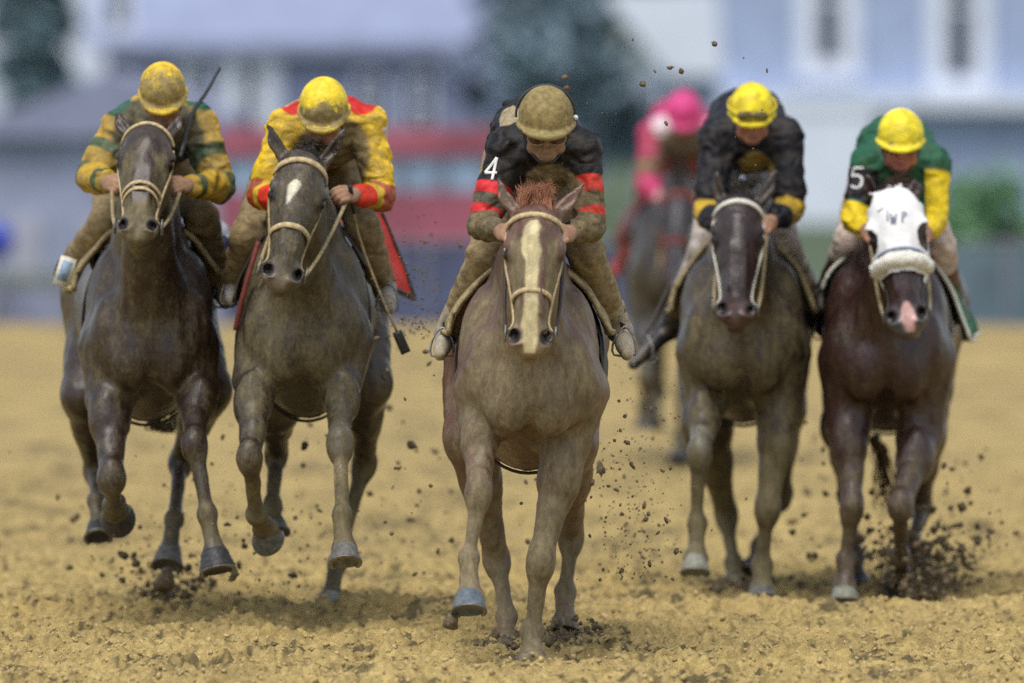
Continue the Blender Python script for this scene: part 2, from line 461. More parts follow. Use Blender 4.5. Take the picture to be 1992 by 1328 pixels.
def trunk_st(h):
    k = h.s.get('wide', 1.0); cx0, cx1 = h.cx0, h.cx1; dz = h.s.get('trunk_dz', 0)
    rows = [(-.10, 1.17, .12, .15), (0.0, 1.16, .195, .25), (.16, 1.15, .235, .33), (.40, 1.14, .255, .395), (.75, 1.13, .272, .375), (1.10, 1.16, .280, .345), (1.40, 1.20, .285, .325), (1.68, 1.22, .265, .29), (1.88, 1.22, .20, .22), (2.02, 1.22, .09, .12)]
    st = []
    for d, z, hw, hh in rows:
        t = np.clip(d / 1.8, 0, 1); st.append((h.Y0 + d, cx0 + (cx1 - cx0) * t, z + dz, hw * k, hh))
    return np.array(st)

def horse(spec):
    h = H(); h.s = spec; h.F = FPX; h.Y0 = spec['Y0']
    h.P = lambda px, py, d=0.0: PW(px, py, h.Y0 + d)
    h.cx0 = h.P(spec['cx'][0], 0, 0)[0]; h.cx1 = h.P(spec['cx'][1], 0, 1.6)[0]
    h.root = empty(spec.get('name', 'racehorse'), (h.cx0, h.Y0 + .9, 0))
    tag(h.root, spec['label'], 'horse', 'racehorses galloping towards the camera')
    head_frame(h)
    S = Solid(); dz = spec.get('trunk_dz', 0); kw = spec.get('wide', 1.0)
    st = trunk_st(h); h.st = st
    S.loft(st, 0.05)
    X = lambda s, x, d, z: np.array([h.cx0 + (h.cx1 - h.cx0) * np.clip(d / 1.8, 0, 1) + s * x * kw, h.Y0 + d, z + dz])
    hw_ = spec.get('hipw', 1.0)
    # neck
    nb = hp(h, 0, .10, -.10)
    W = X(0, 0, .35, 1.36)
    c1 = W + (nb - W) * .38 + np.array([0, 0, .05]); c2 = W + (nb - W) * .72 + np.array([0, 0, .045])
    S.tube([X(0, 0, .55, 1.22), W, c1, c2, nb], [.33, .29, .215, .165, .125], .06, flat=((1, 0, 0), .60))
    S.tube([X(0, 0, .02, 1.12), X(0, 0, -.03, 1.28), c2 + np.array([0, -.06, -.09]), hp(h, 0, .19, -.15)], [.14, .13, .085, .055], .06)   # throat side
    S.tube([X(0, 0, .8, 1.44), X(0, 0, .45, 1.475), c1 + np.array([0, 0, .10])], [.05, .07, .05], .08)                    # withers
    for s in (-1, 1):
        S.ell(X(s, .082, -.045, 1.02), (.095, .085, .14), None, .04)      # pectorals
        S.ell(X(s, .165, .02, 1.12), (.085, .10, .16), None, .05)         # point of shoulder
        S.ell(X(s, .165, .20, 1.20), (.10, .16, .25), None, .05)          # shoulder
        S.ell(X(s, .185, .30, 1.00), (.085, .16, .14), None, .05)         # triceps
        S.ell(X(s, .160 * hw_, 1.58, 1.28), (.150 * hw_, .26, .215), None, .06)        # haunch
        S.ell(X(s, .150 * hw_, 1.66, 1.15), (.110 * hw_, .19, .18), None, .06)
        S.tube([X(s, .10, 0.02, 1.25), X(s, .13, -.03, 1.1), X(s, .15, -.02, .98)], [.03, .035, .03], .03)
    S.tube([X(0, 0, -.20, 1.22), X(0, 0, -.175, 1.08), X(0, 0, -.12, .90)], [.012, .014, .012], .035, True)   # breast groove
    legs = []
    for i, L in enumerate(spec['fore']):
        s = -1 if i == 0 else 1; kr = L.get('r', 1.0)
        sh = X(s, .165, .12, 1.05)
        E, K, Ft, B = [h.P(*q) for q in L['p']]
        S.tube([sh, E], [.125 * kr, .088 * kr], .06)
        m = (E + K) / 2
        S.tube([E, E + (K - E) * .3, m, K - (K - E) * .12, K], np.array([.080, .074, .057, .045, .045]) * kr, .05)
        S.ell(E + (K - E) * .28 + np.array([s * .02, -.03, 0]), np.array([.055, .055, .11]) * kr, None, .04)
        hind = False
        limb_low(h, S, K, Ft, B, kr, L, False, legs)
    for i, L in enumerate(spec['hind']):
        s = -1 if i == 0 else 1; kr = L.get('r', 1.0)
        St, K, Ft, B = [h.P(*q) for q in L['p']]
        hip = X(s, .14, 1.60, 1.26)
        S.tube([hip, (hip + St) / 2 + np.array([0, .03, 0]), St], [.185, .142 * kr, .106 * kr], .06)
        S.tube([St, St + (K - St) * .35, St + (K - St) * .72, K], np.array([.100, .084, .053, .045]) * kr, .05)
        S.tube([St + (K - St) * .45 + np.array([0, .05, 0]), K + np.array([0, .055, .03])], np.array([.03, .022]) * kr, .03)
        limb_low(h, S, K, Ft, B, kr, L, True, legs)
    build_head(h, S)
    vox = spec.get('vox', 0.009)
    def nz(p):
        q = p * np.array([11, 11, 7]); st_ = np.abs(fbm(p * np.array([26, 20, 5.5]) + 3 * vnoise(p * 4)[:, None], 2) - .5)
        return (fbm(q, 3) - .5) * 0.013 + (vnoise(p * 60) - .5) * 0.002 + (.12 - st_) * .014
    V, Q = S.mesh(vox, nz, clip=(np.array([-99, -99, -.4]), np.array([99, 99, 9])))
    V = relax(V, Q, 2, .5)
    Nn = vnormals(V, Q)
    h.S = S
    col = paint_horse(h, V, Nn)
    h.body = mk('body', V, Q, spec.get('mat', M_COAT), h.root, col)
    # hooves
    for (C, B, kr, L) in legs: hoof(h, C, B, kr, L)
    # eyes
    for s in (-1, 1):
        v, f = ball(hp(h, s * .0815, .205, .006), .026 * h.hs); mk('eye', v, f, M_EYE, h.root)
    tail(h, X)
    hair(h)
    bridle(h)
    tack(h, X)
    return h

def limb_low(h, S, K, Ft, B, kr, L, hind, legs):
    ax = nrm(Ft - K)
    # knee or hock
    S.ell(K + ax * -.01, np.array([.046, .046, .072]) * kr, None, .03)
    S.ell(K + ax * .035, np.array([.043, .038, .048]) * kr, None, .025)
    if hind: S.tube([K + np.array([0, .045, .055]), K + np.array([0, .02, -.05])], [.022 * kr, .025 * kr], .03)
    S.tube([K, K + (Ft - K) * .3, K + (Ft - K) * .75, Ft], np.array([.042, .032, .029, .033]) * kr, .025)
    bk = nrm(np.cross(ax, (1, 0, 0))); bk = bk if bk[1] > 0 else -bk
    S.tube([K + ax * .03 + bk * .022, Ft - ax * .03 + bk * .026], [.019 * kr, .019 * kr], .010)     # tendons
    S.ell(Ft, np.array([.040, .041, .042]) * kr, None, .022)
    S.ell(Ft + bk * .022, np.array([.038, .036, .036]) * kr, None, .02)
    C = Ft + (B - Ft) * .68
    S.tube([Ft, Ft + (C - Ft) * .6, C], np.array([.035, .036, .050]) * kr, .02)
    S.ell(C + (B - C) * .1, np.array([.05, .05, .03]) * kr, None, .02)
    legs.append((C, B, kr * L.get('hr', 1.0), L))

def hoof(h, C, B, kr, L):
    ax = nrm(B - C)
    toe = np.array(L.get('toe', (0, -1, 0)), float); toe = nrm(toe - ax * (toe @ ax)); sd = np.cross(ax, toe)
    ln = np.linalg.norm(B - C)
    seg = 28; rings = [(-.16, .74, 0), (.0, .84, 0), (.08, .87, .002), (.2, .88, .004), (.55, .98, .011), (.9, 1.09, .02), (1.0, 1.10, .022), (1.02, 1.04, .022), (.98, .86, .018), (.90, .55, .01), (.88, .0, .01)]
    V = []; F = []
    for t, r, off in rings:
        for k in range(seg):
            a = 2 * math.pi * k / seg; rr = .058 * kr * r
            c_, s_ = math.cos(a), math.sin(a)
            rt = rr * (1.10 if c_ > 0 else .88 - .18 * max(0, -c_ - .6))
            V.append(C + ax * ln * t + toe * (c_ * rt + off) + sd * s_ * rr)
    for i in range(len(rings) - 1):
        for k in range(seg): F.append((i*seg+k, i*seg+(k+1)%seg, (i+1)*seg+(k+1)%seg, (i+1)*seg+k))
    o = mk('hoof', V, F, L.get('hm', M_HOOFG), h.root)
    # shoe
    P = []
    for a in np.linspace(-2.3, 2.3, 14):
        rr = .058 * kr * 1.0
        P.append(C + ax * ln * 1.03 + toe * (math.cos(a) * rr * 1.1 + .02) + sd * math.sin(a) * rr)
    v, f = sweep(P, .0035, up=ax, wid=.016, n=2); mk('shoe', v, f, M_STEEL, o)

def ramp_mix(col, c, w):
    w = np.clip(w, 0, 1)[:, None] * np.ones(4)[None]
    return col * (1 - w) + np.array(c)[None] * w if len(c) == 4 else np.column_stack([col[:, :3] * (1 - w[:, :3]) + np.array(c)[None] * w[:, :3], col[:, 3]])

def paint_horse(h, V, Nn):
    s = h.s; n = len(V)
    c = np.ones((n, 4)); c[:, :3] = s['coat']
    z = V[:, 2]; nz1 = fbm(V * 7, 3) - .5; nz2 = fbm(V * 22, 3) - .5
    leg = 1 - sstep(.42, .72, z + nz1 * .15)
    c = ramp_mix(c, s['legs'], leg)
    # thrown mud lies on what faces forward
    fw = np.clip(-Nn[:, 1], 0, 1); up = Nn[:, 2]
    mud = s.get('mud', .75) * sstep(.05, .85, fw * .9 + .18 + nz1 * .7) * (1 - .35 * np.clip(up, 0, 1))
    # belly between the legs is shielded
    mud *= 1 - .6 * sstep(.35, .9, -up)
    back = sstep(.6, 1.3, V[:, 1] - h.Y0); mud *= 1 - .45 * back
    mud = mud + s.get('legmud', .25) * leg * (.4 + fw)
    for (px, py, d, r, amt) in s.get('mudspots', []):
        q = h.P(px, py, d); dd = np.linalg.norm(V - q, axis=1); mud += amt * (1 - sstep(r * .3, r, dd + nz2 * .12))
    # head local coordinates
    q = (V - h.hO) / h.hs; l = q @ h.hL / WID; t = q @ h.hA; f = q @ h.hF
    onhead = (t > -.05) & (t < .75) & (np.abs(l) < .16) & (f > -.22) & (f < .16)
    hm = onhead * sstep(.0, .08, t)
    mud = np.where(hm > 0, mud * s.get('headmud', .7), mud)
    mud *= 1 - .75 * sstep(.03, -.03, t) * (np.linalg.norm(V - h.hO, axis=1) < .30)
    for (t0, t1, l0, r, amt) in s.get('facemud', []):
        dd = np.abs(l - l0) / r; mud += hm * amt * (1 - sstep(.4, 1.0, dd + nz2)) * sstep(t0 - .02, t0 + .03, t) * (1 - sstep(t1 - .03, t1 + .02, t))
    c[:, 3] = np.clip(mud, 0, 1.2)
    mz = hm * sstep(.47, .56, t); c = ramp_mix(c, s.get('muzzle', s['legs']), mz * .8)
    # inner ears darker (coat is darker there)
    if 'blaze' in s:
        tt, cx, w = np.array(s['blaze']['t']), np.array(s['blaze']['c']), np.array(s['blaze']['w'])
        e = np.abs(l - np.interp(t, tt, cx)) - np.interp(t, tt, w) * (1 + nz2 * .5)
        k = hm * (1 - sstep(-.006, .006, e)) * (f > .0) * (t > tt[0]) * (t < tt[-1])
        c = ramp_mix(c, s['blaze']['col'], k)
    if 'socks' in s:
        for (px, py, d, r, cc) in s['socks']:
            q = h.P(px, py, d); dd = np.linalg.norm((V - q) * np.array([1, .5, 1]), axis=1); c = ramp_mix(c, cc, 1 - sstep(r * .8, r, dd + nz2 * .05))
    for sd in (-1, 1):
        dd = np.sqrt(((l - sd * .080) / .03) ** 2 + ((t - .205) / .038) ** 2 + ((f - .01) / .04) ** 2); c = ramp_mix(c, (*(np.array(s['coat']) * .25), .05), hm * (1 - sstep(.6, 1.15, dd + nz2)) * .8)
    # nostril interior
    for sd in (-1, 1):
        dd = np.sqrt(((l - sd * .050) / .024) ** 2 + ((t - .535) / .030) ** 2 + ((f - .022) / .030) ** 2)
        c = ramp_mix(c, (.015, .01, .009, 0), hm * (1 - sstep(1.0, 1.25, dd)))
    return c.astype(np.float32)

def strands(root_pts, dirs, length, rad, nper, jitter, curl=.3, seed=1, droop=0.0):
    r = np.random.default_rng(seed); parts = []
    for P, D in zip(root_pts, dirs):
        D = nrm(D + r.normal(0, curl * 1.6, 3)); L0 = length * r.uniform(.65, 1.1); bend = r.normal(0, .012, 3)
        for _ in range(nper):
            p = P + r.normal(0, jitter, 3); d = nrm(D + r.normal(0, curl * .35, 3) - (p - P) * 12); L = L0 * r.uniform(.7, 1.1)
            a = p; b = p + d * L * .4 + bend + r.normal(0, .003, 3); c = p + d * L * .8 + np.array([0, 0, -droop * L * .3]) + bend * 1.3 + r.normal(0, .005, 3); e = p + d * L + np.array([0, 0, -droop * L * .6]) + r.normal(0, .009, 3)
            parts.append(sweep([a, b, c, e], [rad, rad * 1.0, rad * .7, rad * .12], seg=4, n=3))
    return join(parts)

def hair(h):
    s = h.s
    # forelock + mane behind the poll, blown by the gallop
    up = nrm(-h.hA * .6 + np.array([0, .4, .8]))
    rp = [hp(h, x, .02 + abs(x) * .2, -.01 - a) for x in np.linspace(-.045, .045, 7) for a in (0, .025, .05)]
    ds = [nrm(up + h.hL * (p - h.hO) @ h.hL * 1.5 + h.hL * s.get('lock_lean', 0)) for p in rp]
    v, f = strands(rp, ds, s.get('lock', .10), .0016, 90, .012, .11, seed=3, droop=s.get('lockdroop', .3))
    mk('forelock', v, f, M_HAIR, h.root, np.tile(np.array([*s['hair'], s.get('hairmud', .25)]), (len(v), 1)))
    nb = hp(h, 0, .02, -.12); W = np.array([h.cx0, h.Y0 + .42, 1.60 + s.get('trunk_dz', 0)])
    rp = [nb + (W - nb) * t + np.array([0, 0, .11 * math.sin(t * 3.1) + .02 * (1 - t)]) for t in np.linspace(.02, .95, 14)]
    v, f = strands(rp, [np.array([s.get('mane_side', .5), .6, .35])] * 14, .09, .0028, 40, .02, .3, seed=5, droop=.5)
    mk('mane', v, f, M_HAIR, h.root, np.tile(np.array([*s['hair'], .2]), (len(v), 1)))

def tail(h, X):
    b = X(0, 0, 2.0, 1.36)
    r = np.random.default_rng(8); parts = []
    tx = h.s.get('tail', (.0, .0))
    for i in range(240):
        p = b + r.normal(0, .02, 3); dx = r.normal(tx[0], .05)
        e = b + np.array([dx, .62 + r.normal(0, .08), -.38 + r.normal(0, .1)])
        parts.append(sweep([p, p + np.array([dx * .2, .18, .02]), b + np.array([dx * .7, .42, -.18]), e], [.005, .006, .005, .001], seg=4, n=3))
    v, f = join(parts); mk('tail', v, f, M_HAIR, h.root, np.tile(np.array([*h.s['hair'], .3]), (len(v), 1)))
    if 'tailwisp' in h.s:
        parts = []
        for i in range(40):
            q = [h.P(a[0] + r.normal(0, 5 + 3 * j), a[1] + r.normal(0, 4), a[2]) for j, a in enumerate(h.s['tailwisp'])]
            parts.append(sweep(q, np.linspace(.005, .0015, len(q)), seg=4, n=4))
        v, f = join(parts); mk('tail', v, f, M_HAIR, h.root, np.tile(np.array([*h.s['hair'], .3]), (len(v), 1)))

def head_ring(h, t, fmid=-.03, a0=0, a1=360, n=24, tilt=0.0, off=.004, tbow=0.0):
    """points on the head's surface round the head axis at t (angles: 0 = front, 90 = viewer's right)"""
    full = abs(a1 - a0) >= 359
    A = np.radians(np.linspace(a0, a1, n, endpoint=not full))
    P = []; U = []
    rr = np.linspace(.0, .32, 121)
    for a in A:
        d = h.hF * math.cos(a) + h.hL * math.sin(a)
        tt = t + tilt * math.cos(a) - tbow * (1 - math.cos(a)) * .5
        o = hp(h, 0, tt, fmid)
        pts = o[None] + d[None] * rr[:, None] * h.hs
        F = h.S.eval(pts)
        i = np.argmax(F > 0); r = rr[i] if F[i] > 0 else .12
        if i > 0 and F[i] > 0: r = rr[i-1] + (rr[i] - rr[i-1]) * (-F[i-1]) / (F[i] - F[i-1] + 1e-9)
        P.append(o + d * (r * h.hs + off)); U.append(d)
    P = np.array(P)
    if full: P = (np.roll(P, 1, 0) + P * 2 + np.roll(P, -1, 0)) / 4
    else: P[1:-1] = (P[:-2] + P[1:-1] * 2 + P[2:]) / 4
    return P, np.array(U)
def surf_at(h, l, t, off=.006, side=None):
    """point on the head's side/front surface reached from the head axis through (l, t) with angle side (deg)"""
    P, U = head_ring(h, t, -.03, side, side + 1, 2, off=off); return P[0], U[0]

def bridle(h):
    s = h.s; b = s.get('bridle', {}); m = b.get('m', M_TACK); md = b.get('md', m)
    # browband, in front of the ears and over the forehead
    P, U = head_ring(h, b.get('bt', .115), -.03, -88, 88, 15, tilt=b.get('btilt', -.045), off=.007)
    v, f = sweep(P, .004, up=U, wid=b.get('bw', .026) * .85, n=3); br = mk('browband', v, f, m, h.root)
    # noseband
    P, U = head_ring(h, b.get('nt', .40), -.045, 0, 360, 26, tilt=b.get('ntilt', -.03), off=.006)
    if b.get('nose', True):
        if b.get('fleece'):
            P2, U2 = head_ring(h, b['nt'], -.03, -95, 95, 15, tilt=b.get('ntilt', -.03), off=.020)
            v, f = sweep(P2, np.array([.024] + [.034] * 13 + [.024]), seg=14, n=3)
            v = np.array(v); v += (np.stack([vnoise(v * 90), vnoise(v * 90 + 9), vnoise(v * 90 + 31)], 1) - .5) * .014
            mk('sheepskin_noseband', v, f, M_FLEECE, h.root)
        else:
            v, f = sweep(P, .0032, up=U, wid=b.get('nw', .024) * .85, closed=True, n=3); mk('noseband', v, f, m, h.root)
    if b.get('double'):
        P, U = head_ring(h, b['double'], -.045, 0, 360, 26, tilt=-.045, off=.006)
        v, f = sweep(P, .0030, up=U, wid=.014, closed=True, n=3); mk('noseband', v, f, m, h.root)
    for sd in (-1, 1):
        # cheek strap from browband end to the bit ring
        pts = []; ups = []
        for t, a in ((.10, 92), (.16, 88), (.24, 82), (.32, 80), (.40, 78), (.47, 74), (.505, 72)):
            p, u = surf_at(h, 0, t, .006, sd * a); pts.append(p); ups.append(u)
        v, f = sweep(pts, .0035, up=ups, wid=b.get('cw', .018), n=3); mk('cheek_strap', v, f, b.get('mc', m), h.root)
        # bit ring
        c, u = surf_at(h, 0, .515, .014, sd * 76); h.__dict__.setdefault('bit', {})[sd] = c
        R = [c + .030 * (h.hA * math.cos(a) + h.hF * math.sin(a)) for a in np.linspace(0, 2 * math.pi, 12, endpoint=False)]
        v, f = sweep(R, .0045, seg=8, closed=True, n=3); mk('bit_ring', v, f, M_STEEL, h.root)
        # throat latch
    P, U = head_ring(h, .13, -.08, 95, 265, 12, off=.006)
    v, f = sweep(P, .0035, up=U, wid=.014, n=3); mk('throat_latch', v, f, md, h.root)

def rein(h, sd, hand, mid=None, m=None, w=.014):
    a = h.bit[sd]
    pts = [a, a + (hand - a) * .3 + np.array([sd * .004, 0, -.012]), a + (hand - a) * .65 + np.array([sd * .003, 0, -.012]), hand]
    if mid is not None: pts = [a] + [h.P(*q) for q in mid] + [hand]
    v, f = sweep(pts, .004, up=np.array([0, -1, .4]), wid=w, n=5); mk('rein', v, f, m or h.s.get('bridle', {}).get('mr', M_TACKM), h.root)

def tr_pt(h, d, ang, off):
    st = h.st; y = h.Y0 + d
    xc, zc, hw, hh = [smooth_interp(np.array([y]), st[:, 0], st[:, j])[0] for j in range(1, 5)]
    a = math.radians(ang)
    n = nrm(np.array([math.sin(a) / hw, 0, math.cos(a) / hh]))
    return np.array([xc + math.sin(a) * hw, y, zc + math.cos(a) * hh]) + n * off

def flap(h, inner, outer, m, trim=None, th=.012, name='saddle_cloth', tr=.010):
    """a hanging corner of cloth: two edges given as photo points with depths"""
    n = 8; a, _ = catmull([h.P(*q) for q in inner], [0] * len(inner), n); b, _ = catmull([h.P(*q) for q in outer], [0] * len(outer), n); k = min(len(a), len(b)); V = []; F = []
    for g in (0, 1):
        for i in range(k):
            for j in range(5): V.append(a[i] + (b[i] - a[i]) * j / 4 + np.array([.004 * math.sin(i * .9 + j), -.5 * g * th + .008 * math.sin(i * .7 + j * 1.3), g * th * .8]))
    N_ = k * 5
    for i in range(k - 1):
        for j in range(4):
            q = (i * 5 + j, i * 5 + j + 1, i * 5 + j + 6, i * 5 + j + 5); F.append(q[::-1]); F.append(tuple(x + N_ for x in q))
        F.append((i * 5, i * 5 + 5, i * 5 + 5 + N_, i * 5 + N_)); F.append((i * 5 + 4 + N_, i * 5 + 9 + N_, i * 5 + 9, i * 5 + 4))
    c = mk(name, V, F, m, h.root)
    if trim: v, f = sweep(list(b) + [b[-1] * .5 + a[-1] * .5, a[-1]], tr, seg=8, n=2); mk('trim', v, f, trim, c)
    return c

def tack(h, X):
    s = h.s
    for fl in s.get('flaps', []): flap(h, **fl)
    for st_ in s.get('straps', []):
        v, f = sweep([h.P(*q) for q in st_['p']], .004, up=np.array([0, -1, .2]), wid=st_.get('w', .03), n=5); mk('strap', v, f, st_['m'], h.root)
    for c in s.get('cloths', []):
        nd, na = 10, 28; V = []; F = []
        for layer in (0, 1):
            for i in range(nd + 1):
                d = c['d'][0] + (c['d'][1] - c['d'][0]) * i / nd
                for j in range(na + 1):
                    a = c['a'][0] + (c['a'][1] - c['a'][0]) * j / na
                    e = abs(a) / 115.0
                    fl = c.get('flare', .03) * e ** 2 * (1 + .5 * math.sin(i * 1.3 + j * .5)) + .004 * math.sin(i * 2 + j * .9)
                    V.append(tr_pt(h, d, a, c.get('off', .05) + fl + layer * c.get('th', .010)))
        w = na + 1; n0 = (nd + 1) * w
        for i in range(nd):
            for j in range(na):
                q = (i*w+j, i*w+j+1, (i+1)*w+j+1, (i+1)*w+j); F.append(q); F.append(tuple(x + n0 for x in q[::-1]))
        for i in range(nd): F.append((i*w, (i+1)*w, (i+1)*w+n0, i*w+n0)); F.append((i*w+na, i*w+na+n0, (i+1)*w+na+n0, (i+1)*w+na))
        for j in range(na): F.append((j, j+n0, j+1+n0, j+1)); F.append((nd*w+j, nd*w+j+1, nd*w+j+1+n0, nd*w+j+n0))
        cl = mk(c.get('name', 'saddle_cloth'), V, F, c['m'], h.root)
        if c.get('trim'):
            for e in (0, 1):
                aa = np.linspace(c['a'][0], c['a'][1], 30); dd = c['d'][0]
                if e == 0: P = [V[j + n0] for j in range(w)]
                else: P = [V[i * w + (0 if c['a'][0] < -60 else na) + n0] for i in range(nd + 1)]
                v, f = sweep(P, c.get('tr', .012), seg=8, n=2); mk('trim', v, f, c['trim'], cl)
            if c['a'][0] < -60:
                P = [V[i * w + na + n0] for i in range(nd + 1)]; v, f = sweep(P, c.get('tr', .012), seg=8, n=2); mk('trim', v, f, c['trim'], cl)
    # girth
    P = [tr_pt(h, .50, a, .012) for a in np.linspace(0, 360, 28, endpoint=False)]; U = [nrm(np.array([math.sin(math.radians(a)), 0, math.cos(math.radians(a))])) for a in np.linspace(0, 360, 28, endpoint=False)]
    v, f = sweep(P, .005, up=U, wid=.09, closed=True, n=2); mk('girth', v, f, s.get('girth', M_TACKW), h.root)
    # saddle: a small racing saddle
    S = Solid()
    top = lambda d: tr_pt(h, d, 0, .06)
    S.tube([top(.45) + (0, 0, .04), top(.62), top(.85), top(.98) + (0, 0, .05)], [.04, .055, .07, .05], .04)
    for sd in (-1, 1): S.ell(tr_pt(h, .62, sd * 38, .07), (.03, .15, .13), None, .05)
    V, Q = S.mesh(.012); mk('saddle', V, Q, M_TACKD, h.root)
    bp = s.get('breast')
# ================================================================== JOCKEY
M_SKIN = mat_painted('skin', rough=0.5, mud=(0.24, 0.17, 0.1), spots=.7, bsc=50, bst=.15, spec=.4)
M_SILK = mat_painted('silk', rough=0.55, mud=(0.22, 0.17, 0.085), spots=.62, bsc=16, bst=.5, spec=.28, ridge=(9, 1.0, .035), stretch=(1, 1, 1.5))
M_BREECH = mat_painted('breeches_cloth', rough=0.7, mud=(0.25, 0.19, 0.10), spots=.8, bsc=12, bst=.6, spec=.22, ridge=(8, .9, .03), stretch=(1, 1, 1.3))
M_BOOT = mat_painted('boot_leather', rough=0.35, mud=(0.26, 0.2, 0.11), spots=1.0, bsc=30, bst=.2, spec=.6)
M_CAP = mat_painted('cap_cover', rough=0.5, mud=(0.27, 0.21, 0.085), spots=1.0, bsc=34, bst=.45, spec=.35)
M_LENS = mat_plain('goggle_lens', (0.05, 0.04, 0.035), 0.12, 0.3, 30, 0, spec=.8)
M_STRAP = mat_plain('strap_dark', (0.03, 0.03, 0.035), 0.6, 0.3, 50, 0.2)
M_WHITE = mat_plain('white_cloth', (0.74, 0.74, 0.74), 0.7, 0.1, 40, 0.3)
M_BLACK = mat_plain('black_leather', (0.02, 0.02, 0.022), 0.45, 0.3, 60, 0.2)

def arm_param(V, pts):
    """closest parameter (0 at the first point .. 1 at the last) along a polyline, and the distance"""
    pts = np.asarray(pts, float); L = np.linalg.norm(np.diff(pts, axis=0), axis=1); T = L.sum(); s0 = 0
    best = np.full(len(V), 9.0); par = np.zeros(len(V))
    for i in range(len(L)):
        ab = pts[i + 1] - pts[i]; t = np.clip(((V - pts[i]) @ ab) / (L[i] ** 2), 0, 1)
        d = np.linalg.norm(V - pts[i] - t[:, None] * ab, axis=1); m = d < best
        best = np.where(m, d, best); par = np.where(m, (s0 + t * L[i]) / T, par); s0 += L[i]
    return par, best

def hand_solid(S, W, fwd, up, side, sc_=1.0, k=.006):
    """fist closed round a rein: W wrist, fwd along the hand, up = back of the hand, side = towards the thumb"""
    fwd = nrm(fwd); up = nrm(up - fwd * (up @ fwd)); th = np.cross(fwd, up); th = th if th @ side > 0 else -th
    Rm = np.array([fwd, up, th])
    c = W + fwd * .045 * sc_
    S.ell(c, np.array([.045, .019, .038]) * sc_, Rm, .015)
    S.tube([W - fwd * .03, W + fwd * .01], [.024 * sc_, .024 * sc_], .02)
    for i in range(4):
        o = th * (.028 - .0185 * i) * sc_; l = (.95, 1.05, 1.0, .82)[i]
        k0 = c + fwd * .036 * sc_ + o + up * .004
        k1 = k0 + (fwd * .030 - up * .014) * l * sc_
        k2 = k1 + (-fwd * .006 - up * .024) * l * sc_
        k3 = k2 + (-fwd * .020 - up * .002) * l * sc_
        S.tube([k0, k1, k2, k3], np.array([.0098, .0092, .0085, .0075]) * sc_, .004, n=2)
    b = W + fwd * .028 * sc_ + th * .03 * sc_
    t1 = b + (fwd * .026 + th * .012 - up * .012) * sc_; t2 = t1 + (fwd * .024 - th * .012 - up * .012) * sc_
    S.tube([b, t1, t2], np.array([.013, .011, .009]) * sc_, .006, n=2)

def cloth_noise(amp, f=(13, 13, 9), ph=0.0):
    def g(p):
        q = p * np.array(f) + ph
        q = q + (vnoise(p * 5 + ph)[..., None] - .5) * 2.2
        n = np.abs(fbm(q, 2) - .5) * 2
        return (.22 - n) * amp
    return g

